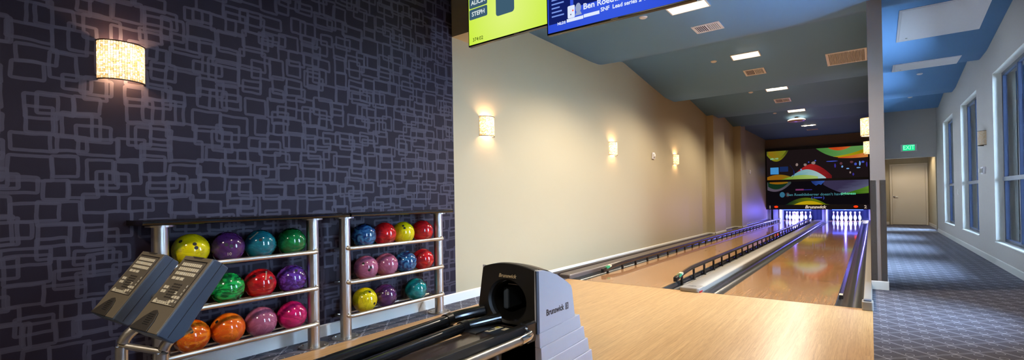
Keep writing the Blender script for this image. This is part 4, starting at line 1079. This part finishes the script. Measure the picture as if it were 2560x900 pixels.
# silver side panels
SP = [(-3.452, .702), (-3.40, .700), (-3.33, .682), (-3.25, .655), (-3.18, .622), (-3.12, .59), (-3.075, .56), (-3.062, .53), (-3.033, .367), (-3.03, .345), (-3.46, .325), (-3.468, .40), (-3.462, .52)]
def side_panel(x, s, dy=0.0):
    bm = new_bm(); prism(bm, [(max(y + dy * 0, -3.468 + dy) - O.y, z) for y, z in SP], 'X', x - O.x, x - O.x - s * .03)
    p = obj('side_panel', bm, M_SILVER, t, bevel=.003)
    zs = [.335, .250, .165, .08, .0]
    yr = [-2.98, -2.943, -2.905, -2.87, -2.84]
    yf = [-3.478, -3.47, -3.455, -3.44, -3.425]
    for i in range(4):
        o0, o1 = .005 + .009 * i, .008 + .009 * i
        x0 = x - O.x
        bm = new_bm()
        vs = []
        for (z, off, yb, yfr) in ((zs[i], o0, yr[i], yf[i]), (zs[i + 1] + .0, o1, yr[i] + .012, yf[i + 1])):
            vs.append([bm.verts.new((x0 + s * off, max(yfr, -3.468 + dy) - O.y, z)), bm.verts.new((x0 + s * off, yb - O.y, z + (.018 if z > 0.01 else 0))), bm.verts.new((x0 - s * .03, yb - O.y, z + (.018 if z > 0.01 else 0))), bm.verts.new((x0 - s * .03, max(yfr, -3.468 + dy) - O.y, z))])
        for k in range(4): bm.faces.new((vs[0][k], vs[0][(k + 1) % 4], vs[1][(k + 1) % 4], vs[1][k]))
        bm.faces.new(vs[0]); bm.faces.new(vs[1][::-1])
        obj('side_tier', bm, M_SILVER, t, bevel=.0025)
side_panel(-.728, 1, .012); side_panel(-1.205, -1, .07)
bm = new_bm(); prism(bm, [(-.755 - O.x, -.001), (-.731 - O.x, -.0185), (-.7275 - O.x, -.012), (-.7275 - O.x, .004), (-.755 - O.x, .004)], 'Z', .33, .70); obj('edge_strip', bm, M_BLUEGREY, t, bevel=.003)
text('side_lettering', 'Brunswick', .052, M_INK, t, axes(L3(-.7275, -3.275, .438), (0, 1, 0), (0, 0, 1), (1, 0, 0)), bold=.0012, sx=.92)
bm = new_bm()
for q in ((-3.152, -3.118, .418, .423), (-3.152, -3.118, .455, .460), (-3.152, -3.147, .418, .460), (-3.123, -3.118, .418, .460), (-3.142, -3.137, .426, .452), (-3.137, -3.128, .448, .452), (-3.137, -3.128, .437, .441), (-3.137, -3.128, .426, .430)):
    quadbox(bm, -.7285 - O.x, -.7265 - O.x, q[0] - O.y, q[1] - O.y, q[2], q[3])
obj('side_emblem', bm, M_INK, t)
# base behind the front under the hole
box('lower_front', -.262, .228, .0, .06, 0.0, .36, M_SATINBLACK, t)
# tray
Y1 = -4.95
bm = new_bm(); prof = [(-1.045, .345), (-.80, .345), (-.795, .365), (-.775, .372), (-.775, .31), (-1.05, .31), (-1.05, .35)]
sweep(bm, [(a - O.x, b) for a, b in prof], [(0, 0.0, 0), (0, Y1 - O.y, 0)])
M_TRAY = mat('smoked_tray', (62, 52, 44), .12, spec=.8)
obj('tray', bm, M_TRAY, t)
bm = quadbox(new_bm(), -.79 - O.x, -.745 - O.x, -1.5, -.10, .30, .405); obj('track_side_rail', bm, M_SATINBLACK, t, bevel=.008)
bm = quadbox(new_bm(), -.795 - O.x, -.735 - O.x, -.115, -.02, .295, .415); obj('rail_end_cap', bm, M_TUBE, t, bevel=.012)
obj('chrome_rail', tube(new_bm(), [L3(-.72, -4.95, .345), L3(-.72, -3.64, .345)], .024), M_STEEL, t, smooth='auto')
obj('rail_socket', tube(new_bm(), [L3(-.72, -3.66, .345), L3(-.722, -3.585, .347), L3(-.735, -3.55, .350)], .029), M_CHROME, t, smooth='auto')
obj('corner_bolt', lathe(new_bm(), [(0, .012), (.01, .009), (.012, 0)], 12, Matrix.Translation(L3(-.735, -3.575, .39))), M_CHROME, t, smooth=True)
# ball track beside the tray
def trk(x, y): return x + (y + 3.62) * -.10
lip = []
M_RIM = M_TUBE
def rail_path(x, z, ys=(-4.95, -4.4, -4.0, -3.64)): return [L3(trk(x, y), y, z) for y in ys]
obj('track_tube', tube(new_bm(), rail_path(-1.262, .385), .036, .036), M_RIM, t, smooth='auto')
obj('track_tube', tube(new_bm(), rail_path(-1.132, .362), .032, .032), M_RIM, t, smooth='auto')
bm = new_bm(); prof = [(-.072, .03), (-.06, -.01), (-.035, -.04), (0, -.05), (.035, -.04), (.06, -.012), (.07, .01), (.07, 0), (.06, -.03), (.035, -.055), (0, -.065), (-.035, -.055), (-.07, -.02), (-.082, .03)]
sweep(bm, prof, [L3(trk(-1.198, y), y, .372) for y in (-4.95, -4.4, -4.0, -3.64)])
obj('track_trough', bm, M_TUBE, t, smooth='auto')
def ell(pts, r, nm):
    n = len(pts); P = []
    for k in range(13):
        u = k / 12; p0, p1, p2 = [Vector(q) for q in pts]; P.append(p0 * (1 - u) ** 2 + p1 * 2 * u * (1 - u) + p2 * u * u)
    obj(nm, tube(new_bm(), P, r), M_TUBE, t, smooth='auto')
ell([L3(-1.262, -3.66, .388), L3(-1.235, -3.56, .40), L3(-1.16, -3.445, .415)], .036, 'track_elbow')
ell([L3(-1.132, -3.66, .364), L3(-1.10, -3.57, .37), L3(-1.03, -3.445, .385)], .032, 'track_elbow')
bm = new_bm(); tube(bm, [L3(-1.256, -3.70, .386), L3(-1.262, -3.645, .388)], .041); tube(bm, [L3(-1.126, -3.70, .363), L3(-1.132, -3.645, .364)], .037); obj('track_collar', bm, M_BLACK, t, smooth='auto')
bm = quadbox(new_bm(), -.20, -.03, -.26, -.02, .325, .352); obj('elbow_plate', bm, M_BLACK, t, bevel=.004)
# stickers on the tray
def stk(pts, m, nm='sticker', z=.3465):
    bm = new_bm(); prism(bm, [(x - O.x, y - O.y) for x, y in pts], 'Z', z, z + .0012); return obj(nm, bm, m, t)
box('sticker_plate', -.05, .175, -.21, -.02, .340, .346, M_BLACK, t)
stk([(-1.02, -3.63), (-.965, -3.625), (-.962, -3.495), (-1.018, -3.50)], M_STICKER)
stk([(-1.005, -3.53), (-.98, -3.53), (-.98, -3.51), (-1.005, -3.51)], M_STICKY, z=.3478)
stk([(-.94, -3.55), (-.905, -3.55), (-.905, -3.50), (-.94, -3.50)], M_STICKER)
stk([(-.90, -3.635), (-.825, -3.63), (-.845, -3.51), (-.905, -3.51)], M_STICKER)
stk([(-.89, -3.60), (-.875, -3.60), (-.875, -3.54), (-.89, -3.54)], M_INK, 'sticker_print', .3478)
stk([(-.86, -3.60), (-.85, -3.60), (-.85, -3.54), (-.86, -3.54)], M_INK, 'sticker_print', .3478)
stk([(-1.0, -3.60), (-.985, -3.61), (-.975, -3.56), (-.99, -3.55)], M_INK, 'sticker_print', .3478)
for (x, y) in ((-1.0, -4.5), (-.80, -4.5), (-.80, -3.75), (-1.0, -3.75)):
    pass
bm = new_bm(); tube(bm, [L3(-.92, -4.6, .31), L3(-.92, -4.6, .01)], .045); obj('leg', bm, M_SATINBLACK, t, smooth='auto')
bm = new_bm(); tube(bm, [L3(-.85, -3.72, .31), L3(-.85, -3.72, .01)], .04); obj('leg', bm, M_SATINBLACK, t, smooth='auto')
bm = quadbox(new_bm(), -.24, .12, -1.25, -1.05, .295, .33); obj('cross_member', bm, M_SATINBLACK, t)
